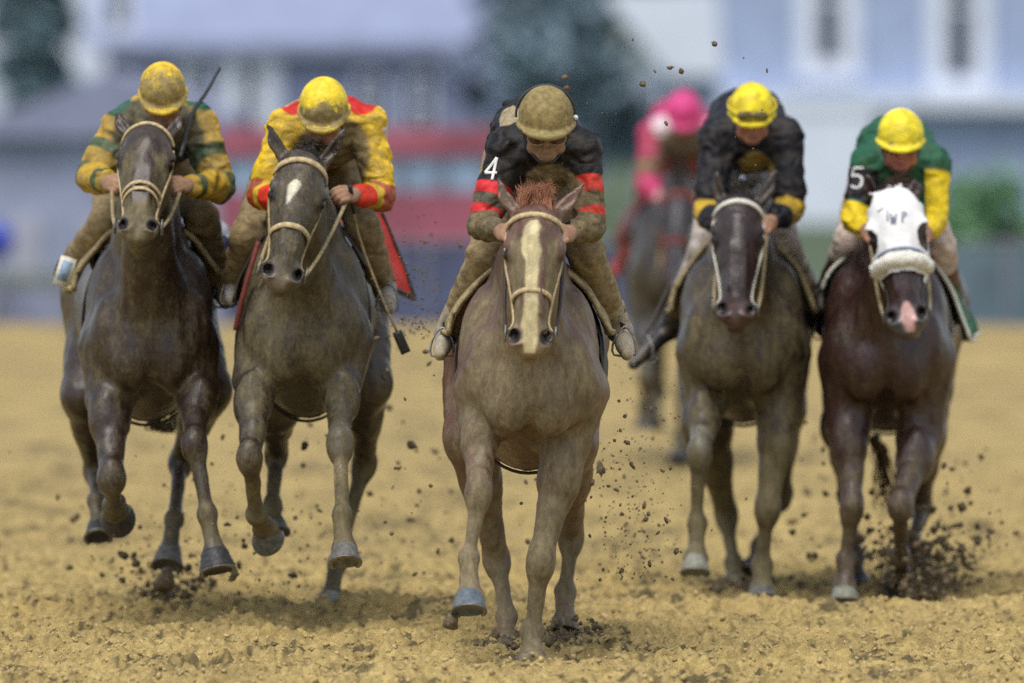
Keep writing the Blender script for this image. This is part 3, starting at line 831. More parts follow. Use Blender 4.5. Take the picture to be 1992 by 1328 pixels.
def jockey(h, j):
    P = h.P; vox = j.get('vox', .0055)
    hd = P(*j['head']); hc = j.get('hs', 1.0)
    pit = math.radians(j['pitch']); yaw = math.radians(j.get('yaw', 0)); rl = math.radians(j.get('roll', 0))
    Fd = np.array([math.sin(yaw) * math.cos(pit), -math.cos(yaw) * math.cos(pit), -math.sin(pit)])
    U = np.array([math.sin(yaw) * math.sin(pit), -math.cos(yaw) * math.sin(pit), math.cos(pit)])
    Lr = nrm(np.cross(Fd, U)); Lr = Lr if Lr[0] > 0 else -Lr
    U = nrm(U * math.cos(rl) + Lr * math.sin(rl)); Lr = nrm(Lr - U * (Lr @ U)); Fd = nrm(Fd - U * (Fd @ U))
    Q3 = lambda l, f, u: hd + hc * (Lr * l + Fd * f + U * u)
    R = np.array([Lr, Fd, U])
    root = empty('person', (hd[0], h.Y0 + .55, float(P(0, j['knee'][0][1], .4)[2])))
    tag(root, j['label'], 'person', 'jockeys riding the racehorses')
    sh = [P(*q) for q in j['shoulder']]; el = [P(*q) for q in j['elbow']]; ha = [P(*q) for q in j['hand']]
    kn = [P(*q) for q in j['knee']]; an = [P(*q) for q in j['ankle']]; toe = [P(*q) for q in j['toe']]
    hip = P(*j['hip']) if 'hip' in j else np.array([h.cx0 * .5 + h.cx1 * .5, h.Y0 + .92, sh[0][2] - .02])
    neck = (sh[0] + sh[1]) / 2 + np.array([0, .0, .03]); nk = Q3(0, -.02, -.09)
    mid = (neck + hip) / 2 + np.array([0, 0, j.get('midz', .07)])
    hips = [hip + np.array([s * .085, 0, -.03]) for s in (-1, 1)]
    # ---- the body: one continuous surface under the clothes
    S = Solid()
    S.tube([hip, mid, neck + np.array([0, .06, -.03])], [.125, .115, .125], .05, flat=((1, 0, 0), 1.18))
    S.tube([neck, nk, Q3(0, -.02, -.03)], [.062, .056, .058], .03)
    for i in (0, 1):
        S.ell(sh[i], (.062, .065, .06), None, .05); S.tube([neck, sh[i]], [.07, .055], .05)
        wr = ha[i] + nrm(el[i] - ha[i]) * .06
        S.tube([sh[i], (sh[i] + el[i]) / 2, el[i]], [.050, .047, .036], .03)
        S.tube([el[i], el[i] + (wr - el[i]) * .3, wr], [.037, .039, .024], .02)
        S.tube([hips[i], (hips[i] + kn[i]) / 2, kn[i]], [.095, .080, .054], .04)
        S.tube([kn[i], kn[i] + (an[i] - kn[i]) * .35, an[i]], [.052, .052, .034], .03)
        S.tube([an[i], an[i] + (toe[i] - an[i]) * .5, toe[i]], [.030, .026, .015], .02)
        hand_solid(S, wr, ha[i] - wr, np.array([(-1, 1)[i] * .6, -.35, .6]), np.array([(1, -1)[i], 0, .6]), j.get('handk', 1.1))
    e = lambda l, f, u, a, b, c, k=.012, sub=False: S.ell(Q3(l, f, u), np.array([a, b, c]) * hc, R, k, sub)
    e(0, -.012, .02, .074, .092, .088)           # cranium
    e(0, .035, -.035, .062, .058, .072, .03)      # face
    e(0, .055, -.095, .034, .032, .028, .025)     # chin
    for s in (-1, 1):
        e(s * .040, .062, -.045, .024, .022, .024, .02)  # cheek
        e(s * .030, .088, -.008, .016, .012, .011, .010, True)   # eye socket
        e(s * .030, .077, -.010, .0125, .0125, .0115, .004)      # eyeball
        e(s * .030, .086, .010, .022, .010, .007, .010)   # brow
        e(s * .074, -.005, -.02, .010, .020, .030, .008)   # ear
        e(s * .048, .02, -.075, .022, .035, .025, .025)    # jaw
    S.tube([Q3(0, .088, .002), Q3(0, .105, -.028), Q3(0, .108, -.040)], np.array([.008, .011, .013]) * hc, .010)
    for s in (-1, 1): e(s * .012, .096, -.042, .009, .009, .008, .008)
    e(0, .088, -.068, .024, .010, .006, .006); e(0, .086, -.078, .021, .010, .007, .006)    # lips
    S.tube([Q3(-.024, .094, -.0725), Q3(0, .100, -.072), Q3(.024, .094, -.0725)], np.array([.0022] * 3) * hc, .004, True)
    V, Q = S.mesh(min(vox, .0055), clip=None); V = relax(V, Q, 1, .4)
    c = np.ones((len(V), 4)); c[:, :3] = j.get('skin', (.40, .20, .13)); hl = (V - hd) @ R.T / hc
    face = (np.abs(hl).max(1) < .16)
    c[:, 3] = np.where(face, j.get('facemud', .25), .45)
    lip = face * (1 - sstep(.7, 1.1, np.sqrt((hl[:, 0] / .028) ** 2 + ((hl[:, 2] + .073) / .014) ** 2 + ((hl[:, 1] - .095) / .03) ** 2)))
    c = ramp_mix(c, (.33, .10, .08), lip * .7)
    for s in (-1, 1):
        ev = face * (1 - sstep(.8, 1.1, np.linalg.norm((hl - np.array([s * .030, .081, -.010])) / np.array([.012, .012, .006]), axis=1)))
        c = ramp_mix(c, (.02, .015, .012, 0), ev)
        eb = face * (1 - sstep(.8, 1.2, np.linalg.norm((hl - np.array([s * .031, .092, .013])) / np.array([.022, .02, .005]), axis=1)))
        c = ramp_mix(c, (.06, .035, .02), eb)
    if j.get('beard'):
        bd = face * (hl[:, 2] < -.05) * (hl[:, 1] > .0); c = ramp_mix(c, (.16, .09, .06), bd * j['beard'])
    mk('body', V, Q, M_SKIN, root, c.astype(np.float32))
    # ---- jersey
    S = Solid()
    tw = j.get('torso', 1.0)
    S.tube([hip + np.array([0, -.05, .0]), mid, neck + np.array([0, .06, -.035])], [.142 * tw, .150 * tw, .152 * tw], .05, flat=((1, 0, 0), 1.15))
    for i in (0, 1):
        S.ell(sh[i], (.073, .080, .072), None, .05); S.tube([neck + np.array([0, .04, -.01]), sh[i]], [.095, .075], .06)
        wr = ha[i] + nrm(el[i] - ha[i]) * .075
        ml = (el[i] - sh[i])
        S.tube([sh[i], sh[i] + ml * .35, sh[i] + ml * .7, el[i]], np.array([.073, .073, .069, .056]) * j.get('slv', 1), .03)
        S.tube([el[i], el[i] + (wr - el[i]) * .35, wr + (el[i] - wr) * .12, wr], np.array([.056, .056, .046, .034]) * j.get('slv', 1), .02)
    S.tube([nk * .75 + neck * .25 + np.array([0, .02, 0]), nk * .3 + neck * .7], [.060, .078], .02)
    S.ell(Q3(0, .02, -.04), np.array([.080, .115, .125]) * hc, R, .01, True)
    V, Q = S.mesh(vox, cloth_noise(j.get('wr', .019), (13, 10, 17))); V = relax(V, Q, 1, .5)
    Nn = vnormals(V, Q)
    c = np.ones((len(V), 4)); c[:, :3] = j['jersey']; c[:, 3] = 0
    nz_ = fbm(V * 16, 3) - .5
    fw = np.clip(-Nn[:, 1], 0, 1)
    mud = j.get('mud', .5) * sstep(.1, .9, fw + nz_ * .9)
    A = [arm_param(V, [sh[i], el[i], ha[i]]) for i in (0, 1)]
    isarm = [(A[i][1] < .115) & (A[i][0] > .02) & (np.abs(V[:, 0] - neck[0]) > .10) for i in (0, 1)]
    ctx = dict(V=V, N=Nn, A=A, arm=isarm, sh=sh, el=el, ha=ha, neck=neck, mid=mid, hip=hip, nz=nz_, P=P, hd=hd)
    for fn in j.get('paint', []): c, mud = fn(ctx, c, mud)
    c[:, 3] = np.clip(mud, 0, 1.2)
    jm = mk('jersey', V, Q, M_SILK, root, c.astype(np.float32))
    # ---- breeches
    S = Solid()
    S.tube([hip + np.array([0, -.10, .015]), hip, hip + np.array([0, .08, -.04])], [.12, .125, .10], .05, flat=((1, 0, 0), 1.1))
    bt = j.get('boot_t', .45)
    for i in (0, 1):
        bk = np.array([0, .02, 0])
        S.tube([hips[i], (hips[i] + kn[i]) / 2, kn[i]], [.095, .088, .066], .05)
        b = kn[i] + (an[i] - kn[i]) * (bt + .03)
        S.tube([kn[i], kn[i] + (an[i] - kn[i]) * .25, b], [.068, .066, .056 * j.get('brw', 1)], .04)
    V, Q = S.mesh(vox, cloth_noise(.014, (13, 10, 15), 40)); V = relax(V, Q, 1, .5); Nn = vnormals(V, Q)
    c = np.ones((len(V), 4)); c[:, :3] = j.get('breeches', (.55, .5, .42)); fw = np.clip(-Nn[:, 1], 0, 1)
    low = sstep(0, .35, kn[0][2] + .0 - V[:, 2])
    c[:, 3] = np.clip(j.get('brmud', 1.0) * (.45 + .7 * fw + (fbm(V * 14, 3) - .5) * .6) + low * j.get('brlow', .3), 0, 1.2)
    mk('breeches', V, Q, M_BREECH, root, c.astype(np.float32))
    # ---- boots
    for i in (0, 1):
        S = Solid(); a = kn[i] + (an[i] - kn[i]) * bt
        S.tube([a, a + (an[i] - a) * .5, an[i]], [.056, .052, .042], .02)
        S.tube([an[i] + np.array([0, .02, -.01]), an[i] + (toe[i] - an[i]) * .55, toe[i]], [.041, .037, .024], .03)
        S.ell(an[i] + np.array([0, .01, -.005]), (.046, .052, .046), None, .02)
        sd = nrm(toe[i] - an[i]); S.ell(an[i] - sd * .03 + np.array([0, .0, -.03]), (.034, .04, .03), None, .02)
        V, Q = S.mesh(vox, cloth_noise(.005, (14, 14, 20), 3)); Nn = vnormals(V, Q)
        c = np.ones((len(V), 4)); c[:, :3] = j.get('boot', (.02, .02, .022))
        if 'bootcuff' in j:
            t = (V - kn[i]) @ nrm(an[i] - kn[i]); L_ = np.linalg.norm(an[i] - kn[i]); c = ramp_mix(c, j['bootcuff'], 1 - sstep(bt + .24, bt + .26, t / L_))
        c[:, 3] = np.clip(j.get('bootmud', .7) * (.4 + .8 * np.clip(-Nn[:, 1], 0, 1)), 0, 1.2)
        o = mk('boot', V, Q, M_BOOT, root, c.astype(np.float32))
        # stirrup belongs to the horse's saddle
        f0 = an[i] * .35 + toe[i] * .65 + np.array([0, 0, -.035]); sx = nrm(np.cross(sd, (0, 0, 1)))
        R_ = [f0 - sx * .042, f0 + sx * .042, f0 + sx * .040 + (0, .01, .06), f0 + (0, .02, .11), f0 - sx * .040 + (0, .01, .06)]
        v, f = sweep(R_, .0045, seg=8, closed=True, n=3); st = mk('stirrup', v, f, M_STEEL, h.root)
        s_ = (-1, 1)[i]
        v, f = sweep([f0 + (0, .02, .11), f0 * .5 + tr_pt(h, .6, s_ * 60, .07) * .5 + (s_ * .01, .01, .05), tr_pt(h, .6, s_ * 45, .09)], .003, up=np.array([s_, -.3, 0]), wid=.022, n=4); mk('stirrup_leather', v, f, M_TACKD, st)
        pts = [ha[i], ha[i] + 0]
        rein(h, s_, ha[i] + np.array([0, -.01, -.02]), (j.get('reinmid') or [None, None])[i])
    # ---- helmet with its cloth cover and peak
    S = Solid(); kk = j.get('cap_r', 1.0)
    e = lambda l, f, u, a, b, c_, k=.012, sub=False: S.ell(Q3(l, f, u), np.array([a, b, c_]) * hc * kk, R, k, sub)
    e(0, -.004, .031, .099, .124, .112)
    S.tube([Q3(s_ * .098 * 1, -.05 - .0, .0) for s_ in (-1, 1)][:1] + [Q3(-.1, .02, .004), Q3(-.07, .09, .002), Q3(0, .122, .0), Q3(.07, .09, .002), Q3(.1, .02, .004), Q3(.098, -.05, .0)], np.array([.008] * 7) * hc, .012)
    S.tube([Q3(-.078, .092, .0), Q3(-.045, .135, -.004), Q3(0, .150, -.006), Q3(.045, .135, -.004), Q3(.078, .092, .0)], np.array([.006, .011, .013, .011, .006]) * hc * j.get('peak', 1), .02)
    e(0, -.004, -.085, .2, .2, .085, .006, True)
    e(0, -.004, -.01, .092, .108, .085, .01, True)
    for s in (-1, 0, 1):       # seams of the cover
        S.tube([Q3(s * .075, .085, .035), Q3(s * .06, .055, .10), Q3(0, 0, .139)], np.array([.0022] * 3), .006)
    S.ell(Q3(0, -.01, .139), np.array([.011, .011, .007]), None, .006)
    V, Q = S.mesh(max(.0042, vox * .75), cloth_noise(.0035, (22, 22, 22), 9)); V = relax(V, Q, 1, .4)
    hl = (V - hd) @ R.T / hc
    c = np.ones((len(V), 4)); c[:, :3] = j['cap']
    cm = j.get('capmud', (.5, .3))   # amount on the forehead side, height up to which it reaches
    n2 = (fbm(V * 45, 3) - .5) * 1.6
    m = cm[0] * sstep(-.05, .06, hl[:, 1] + n2 * .08) * (1 - sstep(cm[1], cm[1] + .05, hl[:, 2] + n2 * .06 + np.abs(hl[:, 0]) * j.get('capside', .5)))
    if 'captop' in j: m += j['captop']
    rim = (hl[:, 2] < .006) & (hl[:, 1] > .05); m = np.where(rim, m * .35, m)
    c[:, 3] = np.clip(m, 0, 1.2)
    hm = mk('helmet', V, Q, M_CAP, root, c.astype(np.float32))
    if j.get('strap'):   # goggle strap round the helmet
        pts = [Q3(math.sin(a) * .108, math.cos(a) * .128, .028 + j['strap'] * (1 - math.cos(a)) * .5) for a in np.linspace(0, 2 * math.pi, 24, endpoint=False)]
        up = [nrm(p - Q3(0, 0, .03)) for p in pts]
        v, f = sweep(pts, .003, up=up, wid=.018, closed=True, n=2); mk('goggle_strap', v, f, j.get('strapm', M_STRAP), hm)
    if j.get('goggles') is not None:
        gz, gf = j['goggles']; S = Solid()
        for s in (-1, 1): S.ell(Q3(s * .034, gf, gz), np.array([.036, .018, .026]) * hc, R, .012)
        V, Q = S.mesh(.004)
        g = mk('goggles', V, Q, j.get('gogm', M_LENS), root)
        rim = []
        for s in (-1, 1):
            for a in np.linspace(0, 2 * math.pi, 14, endpoint=False): rim.append(Q3(s * .034 + math.cos(a) * .034, gf + .008 - abs(math.cos(a)) * .006, gz + math.sin(a) * .024))
        v1, f1 = sweep(rim[:14], .004, seg=6, closed=True, n=2); v2, f2 = sweep(rim[14:], .004, seg=6, closed=True, n=2)
        v, f = join([(v1, f1), (v2, f2)]); mk('goggle_rim', v, f, j.get('rimm', M_STRAP), g)
    if j.get('crownband'):
        AA = np.radians(np.linspace(-95, 112, 20)); pts = [Q3(math.sin(a) * .106, -.048, .028 + math.cos(a) * .108) for a in AA]; up = [nrm(p - Q3(0, -.048, .02)) for p in pts]
        v, f = sweep(pts, .004, up=up, wid=.020, n=3); mk('goggle_strap', v, f, M_STRAP, hm)
        v, f = ball(Q3(.108, -.03, .02), .010); mk('strap_clip', v, f, M_WHITE, hm)
    # chin strap
    for s in (-1, 1):
        v, f = sweep([Q3(s * .086, .01, .0), Q3(s * .072, .03, -.06), Q3(s * .03, .065, -.115), Q3(0, .07, -.122)], .003, up=Lr * s, wid=.012, n=4); mk('chin_strap', v, f, M_STRAP, hm)
    h.j = dict(Q3=Q3, hd=hd, sh=sh, el=el, ha=ha, kn=kn, an=an, toe=toe, root=root, jersey=jm, Lr=Lr, Fd=Fd, U=U, J=S)
    return h.j

def band(i, t0, t1, colr, soft=.01, mudk=None):
    def fn(x, c, mud):
        t, d = x['A'][i]; w = x['arm'][i] * sstep(t0 - soft, t0 + soft, t) * (1 - sstep(t1 - soft, t1 + soft, t))
        c = ramp_mix(c, colr, w)
        if mudk is not None: mud = mud * (1 - w) + mudk * w
        return c, mud
    return fn
def blob(px, py, d, r, colr, mudk=None, sc3=(1, .5, 1)):
    def fn(x, c, mud):
        q = x['P'](px, py, d); dd = np.linalg.norm((x['V'] - q) * np.array(sc3), axis=1)
        w = 1 - sstep(r * .88, r * 1.05, dd + x['nz'] * r * .2)
        if colr is not None: c = ramp_mix(c, colr, w)
        if mudk is not None: mud = mud * (1 - w) + mudk * w
        return c, mud
    return fn

def crop(pts, r, flap, label, mat=None, handle=None):
    root = empty('riding_crop', pts[0]); tag(root, label, 'riding crop', 'riding crops held by the jockeys')
    v, f = sweep(pts, r, seg=8, n=3); mk('shaft', v, f, mat or M_BLACK, root)
    if flap:
        a = np.array(pts[-1]); d = nrm(a - np.array(pts[-2])); v, f = sweep([a, a + d * flap * .5, a + d * flap], [.007, .009, .008], up=np.array([0, -1, .2]), wid=flap * .42, n=3); mk('flap', v, f, M_BLACK, root)
    a = np.array(pts[0]); d = nrm(np.array(pts[1]) - a)
    v, f = sweep([a - d * .02, a + d * .06, a + d * .12], [.010, .009, .008], seg=10, n=2); mk('grip', v, f, M_BLACK, root)
    return root

def numeral(h, segs, px_c, d, size, m, slant=0.0, name="number", wid=.13, parent=None, surf=None, rot=0.0):
    """stroke numeral: segs in a unit box (x right, y up) laid on the cloth at a photo position, facing out"""
    obs = []
    Y = h.Y0 + d; c = h.P(px_c[0], px_c[1], d); parts = []
    for sg in segs:
        P = []; U = []
        for (x, y) in sg:
            x2 = (x - .5) * size * .54 + y * slant * size; z2 = (y - .5) * size
            ca, sa = math.cos(rot), math.sin(rot); x3 = x2 * ca - z2 * sa; z3 = x2 * sa + z2 * ca
            p = c + np.array([x3, 0, z3]); 
            P.append(surf(p) if surf else p); U.append(np.array([-.3, -1, .1]))
        parts.append(sweep(P, .0015, up=np.array(U), wid=wid * size, n=4))
    v, f = join(parts); return mk(name, v, f, m, parent)
def front_hit(ob, off=.006):
    """drop a point along +Y onto a mesh, so a number lies on the cloth"""
    from mathutils.bvhtree import BVHTree
    me = ob.data; bv = BVHTree.FromPolygons([v.co[:] for v in me.vertices], [p.vertices[:] for p in me.polygons])
    def s(p):
        r = bv.ray_cast(Vector((p[0], p[1] - 1.0, p[2])), Vector((0, 1, 0)))
        if r[0] is None: return p
        return np.array(r[0]) - np.array([0, off, 0])
    return s
# ================================================================== THE SIX RUNNERS
GRN = (.012, .10, .06); YEL = (.68, .44, .02); MUS = (.42, .26, .03); RED = (.55, .02, .015); NAV = (.006, .007, .015); BLK = (.006, .006, .009)
def run_front():
    s = dict(Y0=40.0, cx=(1030, 1022), trunk_dz=-.02, wide=1.03, vox=.008,
        label='leading chestnut racehorse with a broad pale blaze, plastered in tan mud', name='racehorse',
        coat=(.115, .052, .034), legs=(.19, .105, .072), mud=.70, legmud=.30, socks=[(914, 1060, -.2, .16, (.30, .19, .13))], hair=(.42, .17, .09), muzzle=(.23, .15, .10), mat=M_COAT, headmud=.30,
        facemud=[(.16, .5, -.055, .028, .75), (.16, .5, .062, .022, .6), (.42, .62, 0, .07, .35)],
        blaze=dict(t=[.085, .11, .16, .21, .26, .38, .42, .50, .56, .60], c=[-.002, -.004, -.012, -.010, -.004, -.003, 0, -.004, 0, 0], w=[.012, .026, .030, .034, .024, .021, .023, .030, .026, .018], col=(.50, .42, .22, 0)),
        poll=(1042, 400, -.42), nose=(1030, 700), ears=[(966, 343, -.36), (1138, 356, -.36)], ear_out=.6,
        fore=[dict(p=[(938, 815, .10), (931, 955, -.15), (912, 1085, -.20), (914, 1192, -.30)], r=1.0, hm=M_HOOFB, hr=1.06, toe=(-.1, -1, -.2)),
              dict(p=[(1100, 855, .12), (1052, 1092, .0), (1036, 1228, .05), (1034, 1306, -.04)], r=1.10, hm=M_HOOFM)],
        hind=[dict(p=[(918, 850, 1.30), (966, 1088, 1.60), (985, 1198, 1.50), (984, 1272, 1.38)], r=1.05, hm=M_HOOFM),
              dict(p=[(1110, 860, 1.30), (1112, 1045, 1.72), (1100, 1150, 1.68), (1098, 1234, 1.58)], r=1.0, hm=M_HOOFM)],
        bridle=dict(m=M_TACK, nt=.395, nw=.022, bt=.09, bw=.024, btilt=-.03, mr=M_TACKD), lock=.11, lockdroop=.0, hairmud=.15,
        cloths=[dict(d=(.26, .66), a=(-72, 72), off=.040, flare=.05, th=.012, m=M_TACKM, trim=M_TACKM, tr=.010),
                dict(name='number_cloth', d=(.30, .9), a=(20, 112), off=.025, flare=.0, th=.006, m=M_BLACK)],
        girth=M_TACKD)
    h = horse(s)
    j = dict(label='leading jockey in black silks with red armbands and a mud-caked tan helmet', head=(1062, 243, -.01), pitch=15, yaw=2, hs=1.07,
        shoulder=[(990, 293, .24), (1128, 293, .24)], elbow=[(937, 438, .14), (1150, 440, .14)], hand=[(985, 452, -.08), (1098, 455, -.08)],
        knee=[(945, 498, .38), (1140, 492, .38)], ankle=[(870, 646, .60), (1206, 640, .60)], toe=[(856, 690, .40), (1220, 690, .40)],
        jersey=BLK, mud=.10, cap=(.30, .24, .10), capmud=(1.2, .3), captop=.2, skin=(.46, .22, .15), facemud=.6, crownband=1,
        breeches=(.36, .29, .17), brmud=.9, boot=(.30, .34, .38), bootmud=.62, bootcuff=(.4, .38, .32), boot_t=.72, goggles=(-.020, .102), gogm=mat_plain('goggle_lens_dark', (.045, .02, .02), .15, .3, 30, 0, spec=.8), rimm=mat_plain('goggle_frame_tan', (.25, .2, .13), .5, .3, 40, .2),
        paint=[band(0, .28, .37, (.62, .02, .03), .006, .1), band(1, .22, .34, (.62, .03, .02), .006, .15),
               band(0, .45, .52, (.62, .02, .03), .006, .1), band(1, .44, .51, (.62, .03, .02), .006, .15),
               band(0, .37, .45, (.02, .02, .03), .006, .35), band(1, .34, .44, (.02, .02, .03), .006, .6),
               band(0, .52, 1.01, (.012, .012, .016), .006, .5), band(1, .51, 1.01, (.02, .02, .022), .006, .6),
               blob(985, 222, .32, .055, (.50, .42, .27), .4, (1, .3, 1)), blob(1070, 380, .1, .13, None, .75), blob(985, 245, .3, .02, (.6, .3, .15), 0)])
    jk = jockey(h, j)
    surf = front_hit(jk['jersey'])
    numeral(h, [[(.72, 0), (.72, .5), (.72, 1)], [(.72, 1), (.35, .62), (0, .32)], [(0, .32), (.5, .32), (1, .32)]], (952, 328), .1, .086, M_WHITE, slant=.22, parent=jk['jersey'], surf=surf, name='sleeve_number')
    S = Solid(); q = h.P(990, 222, .40); S.ell(q, (.055, .10, .045), None, .02); S.ell(q + (.0, -.02, .02), (.02, .05, .035), None, .03)
    return h
def run_second():
    s = dict(Y0=42.2, cx=(590, 612), trunk_dz=.11, wide=.95, hipw=.86, vox=.009,
        label='dark bay racehorse with a small white star, beside the jockey in yellow and red', coat=(.028, .018, .012), legs=(.05, .042, .036), mud=.55, socks=[(667, 935, -.38, .11, (.30, .23, .12)), (662, 850, -.3, .08, (.14, .13, .11))], legmud=.55, hair=(.015, .012, .012), mat=M_COATD,
        headmud=.6, muzzle=(.13, .10, .07), blaze=dict(t=[.155, .175, .20, .235, .262], c=[-.015, -.018, -.022, -.030, -.034], w=[.010, .022, .019, .010, .002], col=(.62, .58, .44, 0)),
        poll=(594, 300, -.45), nose=(541, 572), ears=[(518, 238, -.42), (670, 250, -.42)], head_turn=-8,
        fore=[dict(p=[(500, 735, .05), (486, 892, -.30), (498, 1003, -.10), (524, 1040, .06)], r=1.05, hm=M_HOOFG, toe=(0, .3, -1)),
              dict(p=[(662, 735, .05), (660, 866, -.30), (667, 1002, -.45), (672, 1098, -.55)], r=1.0, hm=M_HOOFG, hr=1.05)],
        hind=[dict(p=[(535, 790, 1.15), (538, 880, 1.5), (530, 982, 1.35), (536, 1040, 1.28)], r=.98),
              dict(p=[(712, 745, 1.30), (708, 900, 1.66), (655, 1096, 1.58), (640, 1190, 1.46)], r=1.0, hm=M_HOOFP)],
        bridle=dict(m=M_TACK, nt=.38, nw=.026, bt=.10, mc=M_TACKM), lock=.03, hairmud=.0, lockdroop=.8,
        cloths=[dict(d=(.30, 1.15), a=(-80, 60), off=.04, flare=.02, m=M_TACKD),],
        flaps=[dict(inner=[(716, 405, .80), (738, 480, .85), (762, 560, .9)], outer=[(740, 412, 1.0), (772, 490, 1.1), (805, 580, 1.15)], m=M_TACKR, trim=M_BLACK, tr=.013)],
        straps=[dict(p=[(503, 470, .05), (485, 530, .02), (470, 585, .02), (458, 642, .05)], m=mat_plain('strap_red', (.14, .025, .015), .7, .3, 40, .3), w=.020)], girth=M_TACKD)
    h = horse(s)
    j = dict(label='jockey in yellow silks with red cuffs and a muddy yellow helmet, head bowed', head=(630, 217, -.02), pitch=30, yaw=-3, hs=1.0, midz=-.03,
        shoulder=[(560, 250, .22), (712, 246, .22)], elbow=[(508, 380, .12), (742, 383, .12)], hand=[(545, 385, -.1), (676, 378, -.12)],
        knee=[(482, 458, .38), (705, 440, .38)], ankle=[(455, 555, .62), (748, 560, .62)], toe=[(450, 585, .5), (758, 600, .45)],
        jersey=(.80, .52, .012), mud=.36, cap=(.80, .60, .03), capmud=(1.15, .08), capside=.7, skin=(.42, .2, .13),
        breeches=(.28, .22, .13), brmud=.95, boot=(.28, .32, .38), bootmud=.6, boot_t=.80,
        paint=[blob(572, 200, .36, .06, RED, 0, (1, .15, 1)), blob(705, 190, .36, .08, RED, 0, (1, .15, 1)), blob(752, 255, .4, .05, (.75, .72, .75), .0, (1, .2, 1)),
               blob(652, 300, .2, .16, (.30, .18, .01), .75),
               band(1, .48, .66, (.50, .03, .01), .01, .35), band(1, .66, .74, YEL, .008, .25), band(1, .74, .97, (.62, .03, .01), .008, .12),
               band(0, .48, .66, (.50, .03, .01), .01, .3), band(0, .66, .74, YEL, .008, .2), band(0, .74, .97, (.62, .03, .01), .008, .1)])
    jockey(h, j)
    crop([h.P(682, 368, -.14), h.P(695, 450, -.02), h.P(735, 560, .02), h.P(772, 645, .05)], [.008, .007, .0055, .005], .095, 'riding crop with a black leather flap pointing down beside the bay horse', M_TACKM)
    return h
def run_left():
    s = dict(Y0=42.6, cx=(294, 262), trunk_dz=.08, wide=.97, hipw=1.02, vox=.009,
        label='muddy dark brown racehorse on the far left with its nose lifted', coat=(.030, .016, .010), legs=(.032, .027, .025), mud=.22, legmud=.35, hair=(.02, .015, .014), mat=M_COATD,
        headmud=.9, muzzle=(.17, .135, .085), facemud=[(.20, .5, -.06, .03, .5), (.20, .5, .06, .03, .5), (.44, .62, 0, .08, .6)],
        poll=(290, 246, -.45), nose=(265, 478), ears=[(222, 214, -.34), (357, 220, -.34)], ear_out=1.0,
        fore=[dict(p=[(216, 770, .05), (217, 930, -.22), (222, 985, .04), (228, 1000, .20)], r=1.12, hm=M_HOOFD),
              dict(p=[(382, 755, .05), (379, 862, -.30), (404, 1000, -.38), (424, 1112, -.46)], r=1.02, hm=M_HOOFD, hr=1.15)],
        hind=[dict(p=[(166, 770, 1.30), (183, 915, 1.60), (188, 972, 1.34), (192, 1050, 1.22)], r=.95, hm=M_HOOFD),
              dict(p=[(400, 760, 1.30), (352, 898, 1.55), (338, 1008, 1.28), (325, 1104, 1.16)], r=1.0, hm=M_HOOFG, hr=1.05)],
        bridle=dict(m=M_TACK, nt=.385, nw=.018, double=.43, bt=.08, bw=.018, btilt=-.055), lock=.03, lockdroop=.5, hairmud=.3,
        tailwisp=[(300, 790, 1.9), (300, 825, 2.05), (325, 832, 2.1), (342, 800, 2.1)],
        cloths=[dict(d=(.30, .75), a=(-70, 60), off=.05, flare=.06, th=.012, m=M_TACKM, trim=M_TACKM)],
        flaps=[dict(name='number_cloth', inner=[(418, 432, .9), (420, 470, .92), (424, 505, .95)], outer=[(432, 430, 1.1), (450, 455, 1.2), (456, 478, 1.2)], m=M_WHITE),
               dict(name='number_cloth', inner=[(422, 462, .86), (424, 490, .9), (426, 530, .9)], outer=[(440, 462, 1.0), (448, 480, 1.05), (442, 520, 1.0)], m=mat_plain('cloth_blue', (.03, .05, .22), .7, .3, 30, .3))], girth=M_TACKD)
    h = horse(s)
    j = dict(label='jockey in mud-spattered green and mustard hooped silks, yellow helmet bowed low', head=(317, 184, -.02), pitch=30, yaw=2, roll=-3, hs=.95, midz=-.01,
        shoulder=[(238, 252, .22), (384, 246, .22)], elbow=[(178, 345, .12), (428, 362, .12)], hand=[(218, 356, -.1), (352, 360, -.12)],
        knee=[(208, 432, .38), (392, 428, .38)], ankle=[(136, 512, .66), (432, 560, .62)], toe=[(122, 540, .55), (438, 590, .5)],
        jersey=(.50, .32, .028), mud=.44, cap=(.74, .50, .02), capmud=(.75, .12), capside=.3, skin=(.42, .2, .13),
        breeches=(.30, .22, .13), brmud=.9, boot=(.06, .05, .04), bootmud=.8, boot_t=.7, slv=1.10,
        paint=[blob(240, 200, .38, .10, GRN, .1, (1, .3, 1)), blob(392, 196, .38, .085, GRN, .1, (1, .3, 1)), blob(275, 185, .42, .05, MUS, .1, (1, .2, 1)), blob(362, 180, .42, .05, MUS, .1, (1, .2, 1)),
               blob(310, 275, .15, .20, (.012, .026, .020), .3)] +  # torso shade painted in as a near-black green blob
              [band(i, a, b, (.012, .075, .045), .014, .25) for i in (0, 1) for a, b in ((.20, .30), (.44, .53), (.78, .85))])
    jk = jockey(h, j)
    crop([h.P(352, 300, -.1), h.P(372, 225, .1), h.P(400, 182, .25), h.P(429, 133, .4)], [.010, .009, .008, .006], 0, 'thin black riding crop raised past the shoulder of the green and mustard silks')
    pn = empty('number_badge', (0, 0, 0))
    v, f = box((-.034, -.01, -.062), (.034, .004, .062)); q = h.P(126, 528, .45); ca, sa = math.cos(.3), math.sin(.3)
    bpy.data.objects.remove(pn)
    T = lambda v, g=0: [np.array([x * ca + z * sa * 1.0, y - g, -x * sa + z * ca]) + q for x, y, z in v]
    nb = mk('number_badge', T(v), f, M_TACKW, jk['root'])
